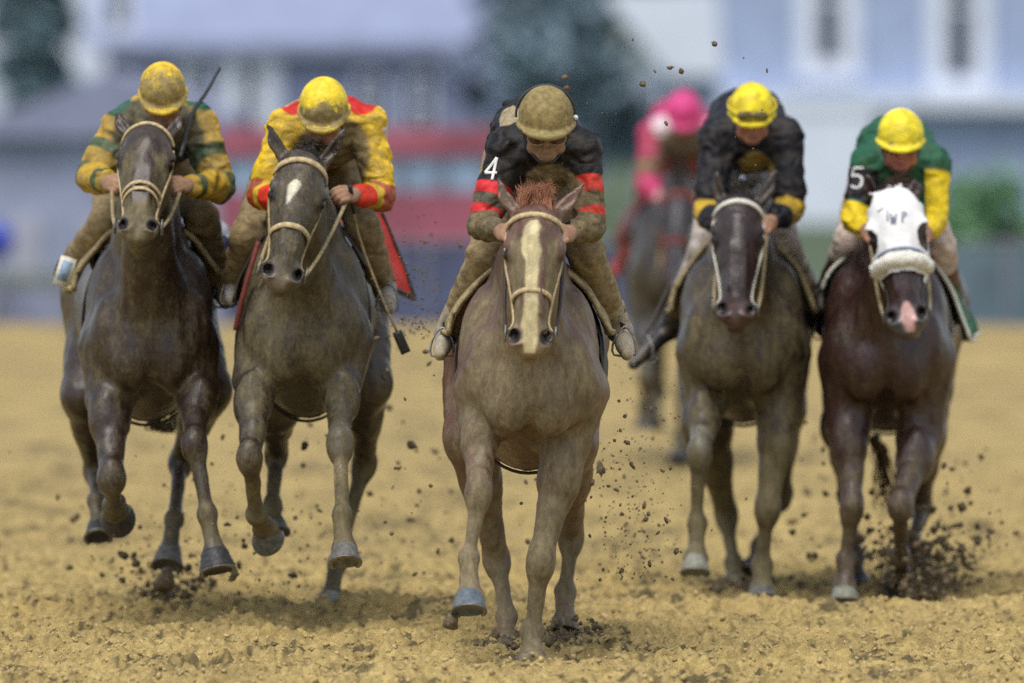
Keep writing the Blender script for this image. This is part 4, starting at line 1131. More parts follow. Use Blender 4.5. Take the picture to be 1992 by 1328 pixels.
    v, f = box((-.020, -.014, -.040), (.020, -.010, .045)); mk('badge_panel', T(v), f, mat_plain('badge_blue', (.22, .32, .45), .7, .3, 60, .2), nb)
    return h
def run_fourth():
    s = dict(Y0=44.9, cx=(1443, 1452), trunk_dz=.0, wide=1.01, vox=.009,
        label='dark brown racehorse in a white bridle, running behind the leader on its right', coat=(.024, .010, .009), legs=(.07, .06, .045), mud=.52, legmud=.55, socks=[(1361, 880, -.2, .13, (.16, .155, .125)), (1356, 970, -.2, .08, (.15, .15, .13))], hair=(.012, .01, .012), mat=M_COATD,
        headmud=.10, muzzle=(.08, .04, .033),
        poll=(1438, 384, -.45), nose=(1430, 642), ears=[(1392, 330, -.42), (1516, 327, -.40)], ear_out=1.2,
        fore=[dict(p=[(1378, 780, .1), (1361, 880, -.22), (1355, 1018, -.18), (1352, 1116, -.26)], r=1.0, hm=M_HOOFP, hr=1.0),
              dict(p=[(1515, 800, .1), (1493, 990, .0), (1482, 1100, .05), (1482, 1172, -.04)], r=1.10, hm=M_HOOFG)],
        hind=[dict(p=[(1375, 830, 1.3), (1412, 1000, 1.6), (1428, 1095, 1.5), (1432, 1150, 1.4)], r=1.05, hm=M_HOOFM),
              dict(p=[(1520, 795, 1.3), (1520, 960, 1.62), (1478, 1062, 1.6), (1462, 1118, 1.52)], r=1.0, hm=M_HOOFD)],
        bridle=dict(m=M_TACKW, nose=False, bt=.085, bw=.024, cw=.014, btilt=-.04), lock=.025, hairmud=0, lockdroop=1.2,
        cloths=[dict(d=(.30, .8), a=(-78, 78), off=.04, flare=.03, m=M_TACKM, trim=M_TACKM, tr=.012)], girth=M_TACKD)
    h = horse(s)
    j = dict(label='jockey in navy silks with gold sleeve diamonds, clean yellow helmet with goggles pushed up', head=(1463, 222, -.02), pitch=18, yaw=0, hs=.97,
        shoulder=[(1398, 268, .22), (1524, 268, .22)], elbow=[(1380, 418, .12), (1538, 405, .12)], hand=[(1402, 440, -.1), (1492, 436, -.12)],
        knee=[(1374, 482, .38), (1522, 472, .38)], ankle=[(1302, 636, .60), (1592, 620, .60)], toe=[(1232, 708, .45), (1610, 655, .42)],
        jersey=NAV, mud=.12, cap=(.85, .68, .02), capmud=(.15, .1), skin=(.48, .21, .14), facemud=.15,
        breeches=(.62, .58, .58), brmud=.45, brlow=.9, boot=(.012, .012, .02), bootmud=.15, boot_t=.72, slv=1.08, goggles=(.035, .127), gogm=mat_plain('goggle_lens_yellow', (.14, .11, .03), .25, .4, 40, 0, spec=.7), rimm=mat_plain('goggle_frame', (.5, .4, .05), .5, .2, 30, 0), strap=.03, strapm=mat_plain('strap_yellow', (.6, .48, .03), .6, .2, 40, .2),
        paint=[band(1, .52, .74, (.60, .38, .02), .02, .25), band(0, .52, .70, (.60, .38, .02), .02, .2), blob(1468, 335, .05, .10, (.35, .22, .03), .3), blob(1415, 345, .0, .045, (.42, .42, .55), .1)])
    jockey(h, j)
    # long dark boot sticking out behind the leader's foot
    return h
def run_fifth():
    s = dict(Y0=44.7, cx=(1722, 1745), trunk_dz=-.03, wide=1.02, vox=.009,
        label='dark bay racehorse wearing a white hood and sheepskin noseband, on the far right', coat=(.030, .009, .008), legs=(.06, .032, .03), mud=.14, legmud=.25, hair=(.06, .02, .012), mat=M_COATD,
        headmud=.10, muzzle=(.09, .09, .095), head_len=.66, facemud=[],
        blaze=dict(t=[.49, .52, .56, .61], c=[.004, .006, .008, .006], w=[.006, .020, .026, .014], col=(.60, .36, .33, 0)),
        poll=(1737, 372, -.45), nose=(1769, 655), ears=[(1684, 338, -.45), (1782, 348, -.42)], ear_out=1.0, head_turn=6,
        fore=[dict(p=[(1652, 820, .1), (1657, 985, -.05), (1646, 1090, .0), (1643, 1172, -.06)], r=1.05, hm=M_HOOFP),
              dict(p=[(1788, 850, .1), (1752, 985, -.22), (1752, 1085, .10), (1746, 1125, .26)], r=1.08, hm=M_HOOFD)],
        hind=[dict(p=[(1645, 830, 1.3), (1650, 965, 1.62), (1664, 1082, 1.5), (1668, 1146, 1.42)], r=.98, hm=M_HOOFD),
              dict(p=[(1792, 850, 1.3), (1792, 985, 1.6), (1775, 1062, 1.3), (1786, 1095, 1.15)], r=1.0, hm=M_HOOFM)],
        bridle=dict(m=M_TACKD, fleece=True, nt=.335, bt=.10, cw=.016, ntilt=-.01), lock=.03, hairmud=.0,
        tailwisp=[(1700, 850, 1.9), (1712, 880, 2.0), (1722, 930, 2.1), (1728, 985, 2.15)],
        cloths=[dict(d=(.36, 1.0), a=(-60, 90), off=.035, flare=.06, th=.012, m=mat_plain('cloth_green', (.01, .13, .06), .7, .3, 30, .4), trim=M_TACKW, tr=.009)], girth=M_TACKW)
    h = horse(s)
    # hood: a thin cloth shell over the head with ears, eyes and muzzle left free
    S = Solid(); build_head(h, S)
    V, Q = S.mesh(.0065, lambda p: -.014 + 0 * p[..., 0]); V = relax(V, Q, 2)
    q = (V - h.hO) / h.hs; l, t, f = q @ h.hL, q @ h.hA, q @ h.hF
    keep = (t > .0) & (t < .375) & (f > -.17)
    for sd in (-1, 1): keep &= ((l - sd * .108) / .056) ** 2 + ((t - .212) / .060) ** 2 + ((f - .0) / .075) ** 2 > 1
    keep &= ~((np.abs(l) > .040) & (t < .060) & (f < .02))
    m = keep[Q].all(1); Q2 = Q[m]
    u, inv = np.unique(Q2.ravel(), return_inverse=True)
    hd = mk('hood', V[u], inv.reshape(-1, 4).astype(np.int32), M_HOOD, h.root)
    md = hd.modifiers.new('thick', 'SOLIDIFY'); md.thickness = .003; md.offset = -1
    # dark print on the hood's forehead
    P, U = head_ring(h, .30, -.03, -60, 60, 9, tilt=-.02, off=.020); v, f_ = sweep(P, .0025, up=U, wid=.012, n=3); mk('hood_seam', v, f_, M_MARK, hd)
    rr = np.random.default_rng(4)
    hs = front_hit(hd, .002)
    for (px, py, sg) in ((1736, 425, [[(0, 1), (.25, 0), (.5, .8), (.75, 0), (1, 1)]]), (1757, 421, [[(.2, 0), (.2, 1)], [(.2, 1), (.9, .8), (.2, .5)]]), (1712, 408, [[(0, .3), (1, .7)]]), (1725, 418, [[(.5, 0), (.5, 1)]])):
        numeral(h, sg, (px, py), -.5, .045, M_MARK, parent=hd, surf=hs, name='hood_lettering', wid=.14)
    v, f_ = strands([hp(h, x, .03, .0) for x in (-.02, 0, .02)], [nrm(-h.hA + h.hF * .3)] * 3, .05, .009, 8, .012, .3, seed=2)
    mk('poll_cover', v, f_, M_HOOD, hd)
    j = dict(label='jockey in green silks with bright yellow sleeves and a clean yellow helmet, far right', head=(1752, 275, -.02), pitch=13, yaw=0, hs=1.0,
        shoulder=[(1694, 322, .22), (1812, 322, .22)], elbow=[(1662, 425, .12), (1818, 430, .12)], hand=[(1692, 452, -.1), (1798, 455, -.12)],
        knee=[(1655, 466, .38), (1826, 478, .38)], ankle=[(1606, 565, .66), (1858, 595, .62)], toe=[(1598, 600, .55), (1866, 622, .5)],
        jersey=(.012, .10, .05), mud=.12, cap=(.85, .70, .03), capmud=(.2, .06), skin=(.46, .17, .12), facemud=.1, goggles=(-.004, .098),
        breeches=(.62, .50, .44), brmud=.2, brlow=.1, boot=(.015, .013, .016), bootcuff=(.10, .02, .025), bootmud=.15, boot_t=.28,
        paint=[band(0, .10, .40, BLK, .02, .05), band(0, .42, .98, (.80, .58, .01), .01, .15), band(1, .10, .98, (.82, .60, .01), .02, .12), blob(1765, 370, .0, .04, (.7, .5, .02), 0)])
    jk = jockey(h, j)
    numeral(h, [[(1, 1), (.5, 1), (.12, 1)], [(.12, 1), (.1, .78), (.08, .56)], [(.08, .56), (.5, .62), (.92, .50), (1, .28), (.85, .06), (.45, 0), (.02, .10)]], (1665, 346), .1, .085, M_WHITE, slant=.12, parent=jk['jersey'], surf=front_hit(jk['jersey']), name='sleeve_number')
    return h
def run_far():
    PNK = (.55, .03, .16)
    s = dict(Y0=60.6, cx=(1318, 1310), trunk_dz=.04, wide=1.0, vox=.014,
        label='blurred dark racehorse with red bridle, trailing far behind the others', coat=(.022, .018, .022), legs=(.03, .028, .03), mud=.22, legmud=.25, hair=(.015, .01, .01), mat=M_COATD, headmud=.1, muzzle=(.05, .03, .03),
        poll=(1322, 372, -.45), nose=(1312, 560), ears=[(1300, 335, -.4), (1350, 335, -.4)],
        fore=[dict(p=[(1268, 640, .1), (1256, 735, -.2), (1254, 790, -.1), (1255, 832, -.1)], r=1.05, hm=M_HOOFD), dict(p=[(1355, 650, .1), (1330, 760, .0), (1322, 850, .05), (1320, 902, -.05)], r=1.05, hm=M_HOOFD)],
        hind=[dict(p=[(1262, 650, 1.3), (1280, 760, 1.6), (1275, 800, 1.4), (1270, 830, 1.3)], r=1, hm=M_HOOFD), dict(p=[(1372, 650, 1.3), (1352, 760, 1.6), (1340, 830, 1.5), (1338, 880, 1.4)], r=1, hm=M_HOOFD)],
        bridle=dict(m=mat_plain('tack_dull_red', (.20, .025, .02), .7, .3, 40, .3), nt=.38, bt=.09, bw=.03, cw=.02, nw=.03), lock=.04,
        cloths=[dict(d=(.3, .9), a=(-78, 78), off=.05, flare=.06, th=.012, m=mat_plain('cloth_dull_red', (.16, .03, .03), .8, .4, 20, .4))], girth=M_TACKD)
    h = horse(s)
    j = dict(label='blurred jockey in pink and white silks and pink helmet, far behind the field', head=(1330, 222, -.02), pitch=35, hs=1.0, vox=.010,
        shoulder=[(1272, 262, .22), (1388, 262, .22)], elbow=[(1258, 360, .12), (1402, 355, .12)], hand=[(1298, 395, -.1), (1350, 395, -.12)],
        knee=[(1262, 425, .38), (1390, 425, .38)], ankle=[(1206, 512, .66), (1432, 512, .62)], toe=[(1190, 535, .5), (1445, 535, .5)],
        jersey=PNK, mud=.25, cap=(.62, .05, .22), capmud=(.1, .05), breeches=(.42, .06, .05), brmud=.2, brlow=.1, boot=(.35, .03, .03), bootmud=.1, boot_t=.7, slv=1.1,
        paint=[blob(1288, 245, .2, .07, (.7, .60, .66), .1, (1, .3, 1)), blob(1385, 245, .2, .05, (.7, .60, .66), .1, (1, .3, 1)), blob(1330, 295, .1, .16, (.10, .08, .08), .4), band(0, .30, .42, (.12, .11, .08), .03, .6), band(0, .85, .95, (.7, .4, .4), .03, .1)])
    jockey(h, j); return h
# ================================================================== GROUND
def axis(*segs):
    out = []
    for a, b, st in segs: out.append(np.arange(a, b, st))
    return np.concatenate(out + [[segs[-1][1]]])
gx = axis((-80, -12, 6), (-12, -2.9, .30), (-2.9, 2.9, .013), (2.9, 12, .30), (12, 80, 6))
gy = axis((0, 34, 4), (34, 37.8, .12), (37.8, 42.5, .013), (42.5, 48, .022), (48, 60, .06), (60, 95, .4))
GX, GY = np.meshgrid(gx, gy, indexing='ij')
def g_height(X, Y):
    P3 = np.stack([X, Y, X * 0], -1)
    a = fbm(P3 * 9, 3) - .5; b = fbm(P3 * 34 + 5, 2) - .5; c = fbm(P3 * np.array([1.2, .7, 1]), 2) - .5
    near = 1 - sstep(47, 60, Y)
    lump = sstep(.52, .75, fbm(P3 * np.array([14, 10, 1]) + 33, 2)) * .022
    h = (a * .055 + b * .060 + (.5 - np.abs(fbm(P3 * 17 + 9, 2) - .5) * 2) * .03 + lump) * (.40 + .60 * near) + c * .05
    # the harrow's furrow that crosses the track behind the leader
    fl = 44.25 + .10 * X + .25 * (vnoise(P3 * .8)); w = np.exp(-((Y - fl) / .35) ** 2)
    h = h - .05 * w + .05 * np.exp(-((Y - fl + .55) / .30) ** 2)
    # hoof prints
    for (hx, hy, r) in PRINTS:
        d = np.sqrt((X - hx) ** 2 + ((Y - hy) / 1.3) ** 2); h = h - .055 * np.exp(-(d / r) ** 2) + .030 * np.exp(-((d - r * 1.7) / (r * .6)) ** 2)
    return h - .022, w
_r = np.random.default_rng(21)
PRINTS = [(_r.uniform(-2.3, 2.3), _r.uniform(38, 47), _r.uniform(.05, .10)) for _ in range(90)]
HZ, FW = g_height(GX, GY)
nx_, ny_ = len(gx), len(gy)
V = np.stack([GX, GY, HZ], -1).reshape(-1, 3)
ii = (np.arange(nx_ - 1)[:, None] * ny_ + np.arange(ny_ - 1)[None]).ravel()
Q = np.stack([ii, ii + ny_, ii + ny_ + 1, ii + 1], 1)
P3 = V * np.array([1, 1, 0])
soil_dark = sstep(.50, .70, fbm(P3 * np.array([3, 1.6, 1]), 3)) * .5 + FW.ravel() * 1.1 * sstep(.2, .5, fbm(P3 * 6 + 3, 2)) * (.45 + .55 * sstep(.6, -.4, V[:, 0])) + .45 * sstep(.60, .70, fbm(P3 * np.array([15, 7, 1]) + 50, 2)) + .6 * sstep(.57, .68, fbm(P3 * np.array([42, 18, 1]) + 80, 2))  # moist patches, darker furrow band, and small clump shadows painted as dark streaks
gc = np.ones((len(V), 4), np.float32); gc[:, 0] = np.clip(soil_dark, 0, 1)
def ground_mat():
    m, t, b = newmat('dirt_track')
    at = N(t, 'ShaderNodeAttribute', attribute_name='col'); sp = N(t, 'ShaderNodeSeparateColor'); t.links.new(at.outputs['Color'], sp.inputs[0])
    tc = N(t, 'ShaderNodeTexCoord')
    n1 = noise_node(t, 1.2, 6, .65, tc.outputs['Object']); n2 = noise_node(t, 24, 5, .75, tc.outputs['Object']); n3 = noise_node(t, 90, 3, .7, tc.outputs['Object'])
    cr = N(t, 'ShaderNodeValToRGB'); cr.color_ramp.elements[0].position = .3; cr.color_ramp.elements[1].position = .7
    cr.color_ramp.elements[0].color = (.30, .22, .082, 1); cr.color_ramp.elements[1].color = (.63, .475, .19, 1)
    t.links.new(n2.outputs[0], cr.inputs[0])
    m1 = N(t, 'ShaderNodeMixRGB'); m1.blend_type = 'MULTIPLY'; m1.inputs[0].default_value = .5
    c2 = N(t, 'ShaderNodeValToRGB'); c2.color_ramp.elements[0].position = .35; c2.color_ramp.elements[1].position = .65; c2.color_ramp.elements[0].color = (.72, .68, .6, 1); c2.color_ramp.elements[1].color = (1.1, 1.1, 1.1, 1)
    t.links.new(n1.outputs[0], c2.inputs[0]); t.links.new(cr.outputs[0], m1.inputs[1]); t.links.new(c2.outputs[0], m1.inputs[2])
    m2 = N(t, 'ShaderNodeMixRGB'); t.links.new(m1.outputs[0], m2.inputs[1]); m2.inputs[2].default_value = (.11, .085, .038, 1)
    w = N(t, 'ShaderNodeMath', operation='MULTIPLY_ADD', use_clamp=True); t.links.new(n3.outputs[0], w.inputs[0]); w.inputs[1].default_value = .5
    s_ = N(t, 'ShaderNodeMath', operation='SUBTRACT'); t.links.new(sp.outputs[0], s_.inputs[0]); s_.inputs[1].default_value = .25; t.links.new(s_.outputs[0], w.inputs[2])
    w2 = N(t, 'ShaderNodeMath', operation='MULTIPLY', use_clamp=True); t.links.new(w.outputs[0], w2.inputs[0]); t.links.new(sp.outputs[0], w2.inputs[1])
    t.links.new(w2.outputs[0], m2.inputs[0]); t.links.new(m2.outputs[0], b.inputs['Base Color'])
    b.inputs['Roughness'].default_value = .85; b.inputs['Specular IOR Level'].default_value = .3
    b1 = bump(t, b, n2.outputs[0], .7, .03); bump(t, b, n3.outputs[0], .6, .012, b1)
    return m
M_GROUND = ground_mat()
g = mk('track', V, Q, M_GROUND, None, gc); g['kind'] = 'structure'
me = bpy.data.meshes.new('ground'); me.from_pydata([(-300, 94.5, -.06), (300, 94.5, -.06), (300, 900, -.06), (-300, 900, -.06)], [], [(0, 1, 2, 3)])
link('ground', me, None, mat_plain('grass_ground', (.06, .09, .04), .9, .4, 3, .4))['kind'] = 'structure'

def rock(c, r, rr, sq=(1, 1, 1), sub=1):
    """small irregular clod"""
    t = (1 + 5 ** .5) / 2
    v = np.array([(-1,t,0),(1,t,0),(-1,-t,0),(1,-t,0),(0,-1,t),(0,1,t),(0,-1,-t),(0,1,-t),(t,0,-1),(t,0,1),(-t,0,-1),(-t,0,1)], float)
    v /= np.linalg.norm(v[0])
    f = [(0,11,5),(0,5,1),(0,1,7),(0,7,10),(0,10,11),(1,5,9),(5,11,4),(11,10,2),(10,7,6),(7,1,8),(3,9,4),(3,4,2),(3,2,6),(3,6,8),(3,8,9),(4,9,5),(2,4,11),(6,2,10),(8,6,7),(9,8,1)]
    if sub:
        v = list(v); cache = {}; nf = []
        def mp(a, b):
            k = (min(a, b), max(a, b))
            if k not in cache: x = (v[a] + v[b]) / 2; v.append(x / np.linalg.norm(x)); cache[k] = len(v) - 1
            return cache[k]
        for a, b, c_ in f:
            x, y, z = mp(a, b), mp(b, c_), mp(c_, a); nf += [(a, x, z), (b, y, x), (c_, z, y), (x, y, z)]
        v = np.array(v); f = nf
    s = rr.normal(1, .22, (len(v), 1)).clip(.5, 1.5)
    q = v * s * np.array(sq) * rr.uniform(.7, 1.3, 3)
    a = rr.uniform(0, 6.28); R = np.array([[math.cos(a), 0, math.sin(a)], [0, 1, 0], [-math.sin(a), 0, math.cos(a)]])
    return (q @ R.T) * r + np.asarray(c), f
M_CLOD = mat_plain('mud_clod_dark', (.125, .092, .05), .8, .5, 70, .6)
M_CRUMB = mat_plain('dirt_crumb', (.40, .30, .135), .85, .35, 30, .5)

rr = np.random.default_rng(77)
# loose crumbs lying on the track (nobody could count them)
parts = []
for k in range(12000):
    Y = 37.9 + 7.5 * rr.random() ** 1.5; x = rr.uniform(-2.4, 2.4); r = .004 + .010 * rr.random() ** 3
    hz = float(g_height(np.array([x]), np.array([Y]))[0][0]) if False else 0
    parts.append((x, Y, r))
xs = np.array([p[0] for p in parts]); ys = np.array([p[1] for p in parts]); hz, _ = g_height(xs, ys)
VV = []; FF = []; o = 0
for (x, Y, r), z in zip(parts, hz):
    v, f = rock((x, Y, z + r * .3), r, rr, (1.2, 1.2, .8), 0); VV.append(v); FF += [tuple(i + o for i in q) for q in f]; o += len(v)
tag(mk('dirt_crumbs', np.concatenate(VV), FF, M_CRUMB), 'loose crumbs of tan dirt scattered over the near track', None, None, 'stuff')

# bursts of mud thrown up round the hooves
def spray(px, py, Y, sx, sy, n, rmax, label, spread=.25, seed=1, up=.55):
    r = np.random.default_rng(seed); VV = []; FF = []; o = 0
    for k in range(n):
        a = r.normal(0, .5); b = abs(r.normal(0, up))
        x = px + a * sx * (.5 + .6 * b); y = py - b * sy; d = r.normal(0, spread)
        rad = .003 + rmax * r.random() ** 4.0
        c = PW(x, min(y, py + 6), Y + d); c[2] = max(c[2], .01)
        v, f = rock(c, rad, r, (1, 1, 1), 0 if rad < .012 else 1); VV.append(v); FF += [tuple(i + o for i in q) for q in f]; o += len(v)
    return tag(mk('mud_spray', np.concatenate(VV), FF, M_CLOD), label, None, None, 'stuff')
spray(1110, 1285, 41.3, 75, 55, 900, .015, 'burst of dark mud round the leading chestnut horse hind hoof', seed=1)
spray(975, 1290, 41.2, 50, 35, 420, .013, 'dark mud kicked up beside the chestnut horse left hoof', seed=2)
spray(1790, 1165, 45.4, 115, 95, 2300, .014, 'large splash of dark mud beneath the white hooded horse', .5, seed=3, up=.8)
spray(1430, 1165, 45.8, 90, 35, 320, .018, 'mud thrown up behind the horse in the white bridle', seed=4)
spray(330, 1165, 44.6, 130, 80, 520, .014, 'mud flung up under the far left horse', .4, seed=5, up=.7)
spray(640, 1200, 43.9, 60, 22, 160, .014, 'small splash of mud at the bay horse hind hoof', seed=6)

spray(1230, 1130, 42.5, 150, 420, 420, .004, 'fine spatter of mud drifting behind the leading horse', 1.0, seed=7, up=.6)
spray(800, 660, 43, 110, 300, 360, .003, 'fine spatter of mud hanging between the red cloth and the leading jockey', 1.2, seed=8, up=.4)
spray(560, 1180, 44.5, 330, 260, 420, .006, 'fine spatter of mud behind the two left horses', 1.0, seed=9, up=.6)
# single clods in the air
def clod(px, py, Y, r):
    c = PW(px, py, Y); v, f = rock((0, 0, 0), r, rr, (.8, .8, 1.15)); o = mk('mud_clod', v, f, M_CLOD); o.location = tuple(c)
    return tag(o, 'small dark clod of mud flying through the air among the horses', 'mud clod', 'mud clods in the air')
big = [(1303, 131, 40, .010), (1325, 138, 40, .013), (1390, 85, 40.3, .010), (1098, 150, 39.4, .013), (1102, 172, 39.5, .012), (1250, 163, 40.6, .011), (1492, 137, 40.5, .007), (1274, 139, 40, .006), (1296, 240, 40.2, .007),
       (1168, 912, 39.6, .022), (1152, 938, 40, .012), (878, 1210, 39.7, .028), (1230, 905, 40.5, .012), (1256, 1010, 40.8, .012), (1262, 1000, 40.3, .010), (1296, 1012, 41, .011), (1220, 860, 40.4, .009), (1316, 1072, 41, .010), (1264, 1096, 41, .011), (1452, 970, 43, .006), (1925, 998, 44, .006), (1542, 1035, 45.5, .016), (1566, 1000, 46, .01),
       (322, 1130, 43.6, .052), (265, 1095, 43.8, .022), (445, 1090, 42.8, .020), (455, 1120, 42.8, .026), (720, 960, 45, .016), (800, 1010, 46, .018), (878, 1050, 44, .012), (570, 1120, 44, .016), (240, 1080, 44, .02), (590, 905, 45, .013)]
for b_ in big: clod(*b_)
for (n, x0, x1, y0, y1, Y0_, Y1_, r0, r1) in ((50, 1145, 1330, 760, 1130, 40.2, 44, .003, .008), (40, 720, 880, 640, 1150, 41, 47, .004, .011), (22, 740, 900, 450, 640, 42, 48, .003, .007), (34, 1500, 1640, 820, 1150, 45, 50, .004, .012), (14, 1080, 1500, 60, 330, 39.5, 42, .002, .005), (26, 430, 640, 820, 1180, 43, 48, .004, .012), (16, 100, 240, 850, 1150, 44, 48, .004, .012), (22, 1830, 1960, 860, 1150, 45, 50, .004, .014), (10, 960, 1060, 930, 1150, 41, 44, .003, .009)):
    for k in range(n): clod(rr.uniform(x0, x1), rr.uniform(y0, y1), rr.uniform(Y0_, Y1_), rr.uniform(r0, r1) * (1 + rr.random() ** 6))

# ================================================================== BACKGROUND (seen far out of focus)
def bm(name, c, var=.15, rough=.7, scale=2.0, c2=None): return mat_plain(name, c, rough, var, scale, .2, c2=c2)  # bluish cast of misty distance is mixed into the wall and roof colours
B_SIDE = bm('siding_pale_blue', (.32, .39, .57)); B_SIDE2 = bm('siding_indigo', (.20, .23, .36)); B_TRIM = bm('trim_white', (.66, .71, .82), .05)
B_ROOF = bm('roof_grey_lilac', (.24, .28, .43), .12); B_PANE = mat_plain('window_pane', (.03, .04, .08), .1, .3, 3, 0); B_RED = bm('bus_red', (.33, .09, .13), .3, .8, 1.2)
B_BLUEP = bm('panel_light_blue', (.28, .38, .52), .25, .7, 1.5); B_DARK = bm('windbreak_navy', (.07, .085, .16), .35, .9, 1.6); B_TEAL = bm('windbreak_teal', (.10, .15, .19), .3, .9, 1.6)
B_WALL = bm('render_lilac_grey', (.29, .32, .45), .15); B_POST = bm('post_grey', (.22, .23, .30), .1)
def bx(x0, x1, y0, y1, Y, dep=.3):
    a = PW(x0, y1, Y); b = PW(x1, y0, Y); return box((a[0], Y, a[2]), (b[0], Y + dep, b[2]))
def wnd(px0, px1, py0, py1, Y, par, tw=30, arch=False):
    a = PW(px0, py1, Y); b = PW(px1, py0, Y); w = tw * Y / FPX
    parts = [box((a[0] - w, Y - .10, a[2] - w), (b[0] + w, Y - .003, a[2])), box((a[0] - w, Y - .10, b[2]), (b[0] + w, Y - .003, b[2] + w)),
             box((a[0] - w, Y - .10, a[2]), (a[0], Y - .003, b[2])), box((b[0], Y - .10, a[2]), (b[0] + w, Y - .003, b[2]))]
    v, f = join(parts); wn = mk('window', v, f, B_TRIM, par, smooth=False)
    v, f = join([box((a[0], Y - .04, a[2]), (b[0], Y - .006, b[2]))]); mk('pane', v, f, B_PANE, wn, smooth=False)
    m = (a[2] + b[2]) / 2; v, f = box((a[0], Y - .06, m - .03), (b[0], Y - .041, m + .03)); mk('sash_bar', v, f, B_TRIM, wn, smooth=False)
def gable(x0, x1, zb, zt, Y, dep, m, par, over=.3):
    """pitched roof with its ridge along X"""
    v = [(x0 - over, Y - over, zb), (x1 + over, Y - over, zb), (x1 + over, Y + dep + over, zb), (x0 - over, Y + dep + over, zb), (x0 - over, Y + dep / 2, zt), (x1 + over, Y + dep / 2, zt)]
    v2 = [(a, b, c + .15) for a, b, c in v]
    f = [(0, 3, 2, 1), (6, 7, 11, 10), (8, 9, 10, 11), (6, 10, 9), (7, 8, 11), (0, 1, 7, 6), (1, 2, 8, 7), (2, 3, 9, 8), (3, 0, 6, 9)]
    return mk('roof', v + v2, f, m, par, smooth=False)
def house(label, px0, px1, Y, zt, ridge, dep, wall, roof, base=0, cat='house'):
    a = PW(px0, 0, Y); b = PW(px1, 0, Y); r = empty('house', ((a[0] + b[0]) / 2, Y, 0)); tag(r, label, cat, 'houses behind the track')
    v, f = box((a[0], Y, -.06), (b[0], Y + dep, zt)); mk('wall', v, f, wall, r, smooth=False)
    gable(a[0], b[0], zt, ridge, Y, dep, roof, r); return r
# A: long house with a low lilac-grey roof, left of centre
Y = 175; hA = house('long indigo house with a low lilac grey roof and white trimmed windows', 205, 1010, Y, 2.70, 6.5, 9, B_SIDE2, B_ROOF)
for a, b, w_ in ((356, 376, 14), (470, 502, 42)): wnd(a, b, 122, 262, Y, hA, w_)
for a, b in ((700, 735), (800, 835)): wnd(a, b, 150, 250, Y, hA, 8)
v, f = bx(205, 1010, 98, 106, Y - .32, .2); mk('gutter', v, f, B_POST, hA, smooth=False)
# B: pale wide house on the right, tall windows with broad white surrounds
Y = 165; hB = house('large pale blue house on the right with tall dark windows', 1335, 2200, Y, 5.6, 8.5, 10, B_SIDE, B_ROOF)
wnd(1588, 1634, -120, 118, Y, hB, 38); wnd(1842, 1890, -120, 150, Y, hB, 38); wnd(1330 + 30, 1330 + 62, -160, -60, Y, hB, 12)
v, f = bx(1335, 2200, 178, 212, Y - .5, .49); mk('porch_eave', v, f, B_TRIM, hB, smooth=False)
v, f = bx(1500, 1705, 212, 640, Y - .45, .44); mk('porch_wall', v, f, B_TRIM, hB, smooth=False)
for x in (1350, 1440, 1740): v, f = bx(x, x + 16, 212, 640, Y - .45, .3); mk('porch_post', v, f, B_TRIM, hB, smooth=False)
v, f = bx(1350, 1490, 212, 640, Y - .2, .19); mk('porch_screen', v, f, bm('screen_blue_grey', (.36, .42, .54)), hB, smooth=False)
# C: small white gable-ended house between the trees
Y = 150; r = empty('house', (PW(1310, 0, Y)[0], Y, 0)); tag(r, 'small house with a bright white gable beside the evergreen tree', 'house', 'houses behind the track')
pts = [(1168, -20), (1395, -20), (1408, 148), (1302, 150)]
v = [tuple(PW(x, y, Y)) for x, y in pts] + [tuple(PW(x, y, Y) + np.array([0, 5, 0])) for x, y in pts]
mk('roof', v, [(0, 1, 2, 3), (7, 6, 5, 4), (0, 4, 5, 1), (1, 5, 6, 2), (2, 6, 7, 3), (3, 7, 4, 0)], B_TRIM, r, smooth=False)
v, f = bx(1245, 1400, 151, 640, Y + .3, 4); mk('wall', v, f, bm('siding_blue_grey', (.28, .33, .46)), r, smooth=False)
wnd(1262, 1285, 175, 260, Y + .3, r, 6)
# D: stable block with a shallow lilac roof, far left
Y = 122; r = empty('stable_block', (PW(200, 0, Y)[0], Y, 0)); tag(r, 'low lilac grey stable block on the left with a sloping roof', 'stable block')
v, f = bx(-260, 455, 262, 660, Y, 6); mk('wall', v, f, B_WALL, r, smooth=False)
pts = [(-260, 262), (0, 225), (215, 138), (455, 232), (455, 266), (-260, 266)]
v = [tuple(PW(x, y, Y) - np.array([0, .25, 0])) for x, y in pts] + [tuple(PW(x, y, Y) + np.array([0, 6.2, 0])) for x, y in pts]
n_ = len(pts); mk('roof', v, [tuple(range(n_)), tuple(range(2 * n_ - 1, n_ - 1, -1))] + [(i, i + n_, (i + 1) % n_ + n_, (i + 1) % n_) for i in range(n_)], bm('roof_lilac', (.23, .25, .37), .12), r, smooth=False)
for x in (20, 160, 420): v, f = bx(x, x + 60, 420, 640, Y - .05, .047); mk('stable_door', v, f, bm('door_pale', (.38, .38, .46), .1), r, smooth=False)
# E: white corner of a tall house, far left
Y = 190; hE = house('tall white clapboard house at the left edge', 120, 205, Y, 6.0, 8.0, 8, B_TRIM, B_ROOF)
hE2 = house('narrow white house cut off by the left edge', -160, 14, Y, 6.0, 8.0, 8, bm('siding_cool_white', (.55, .6, .72), .1), B_ROOF)
wnd(215, 245, -60, 50, 170, hA, 14)

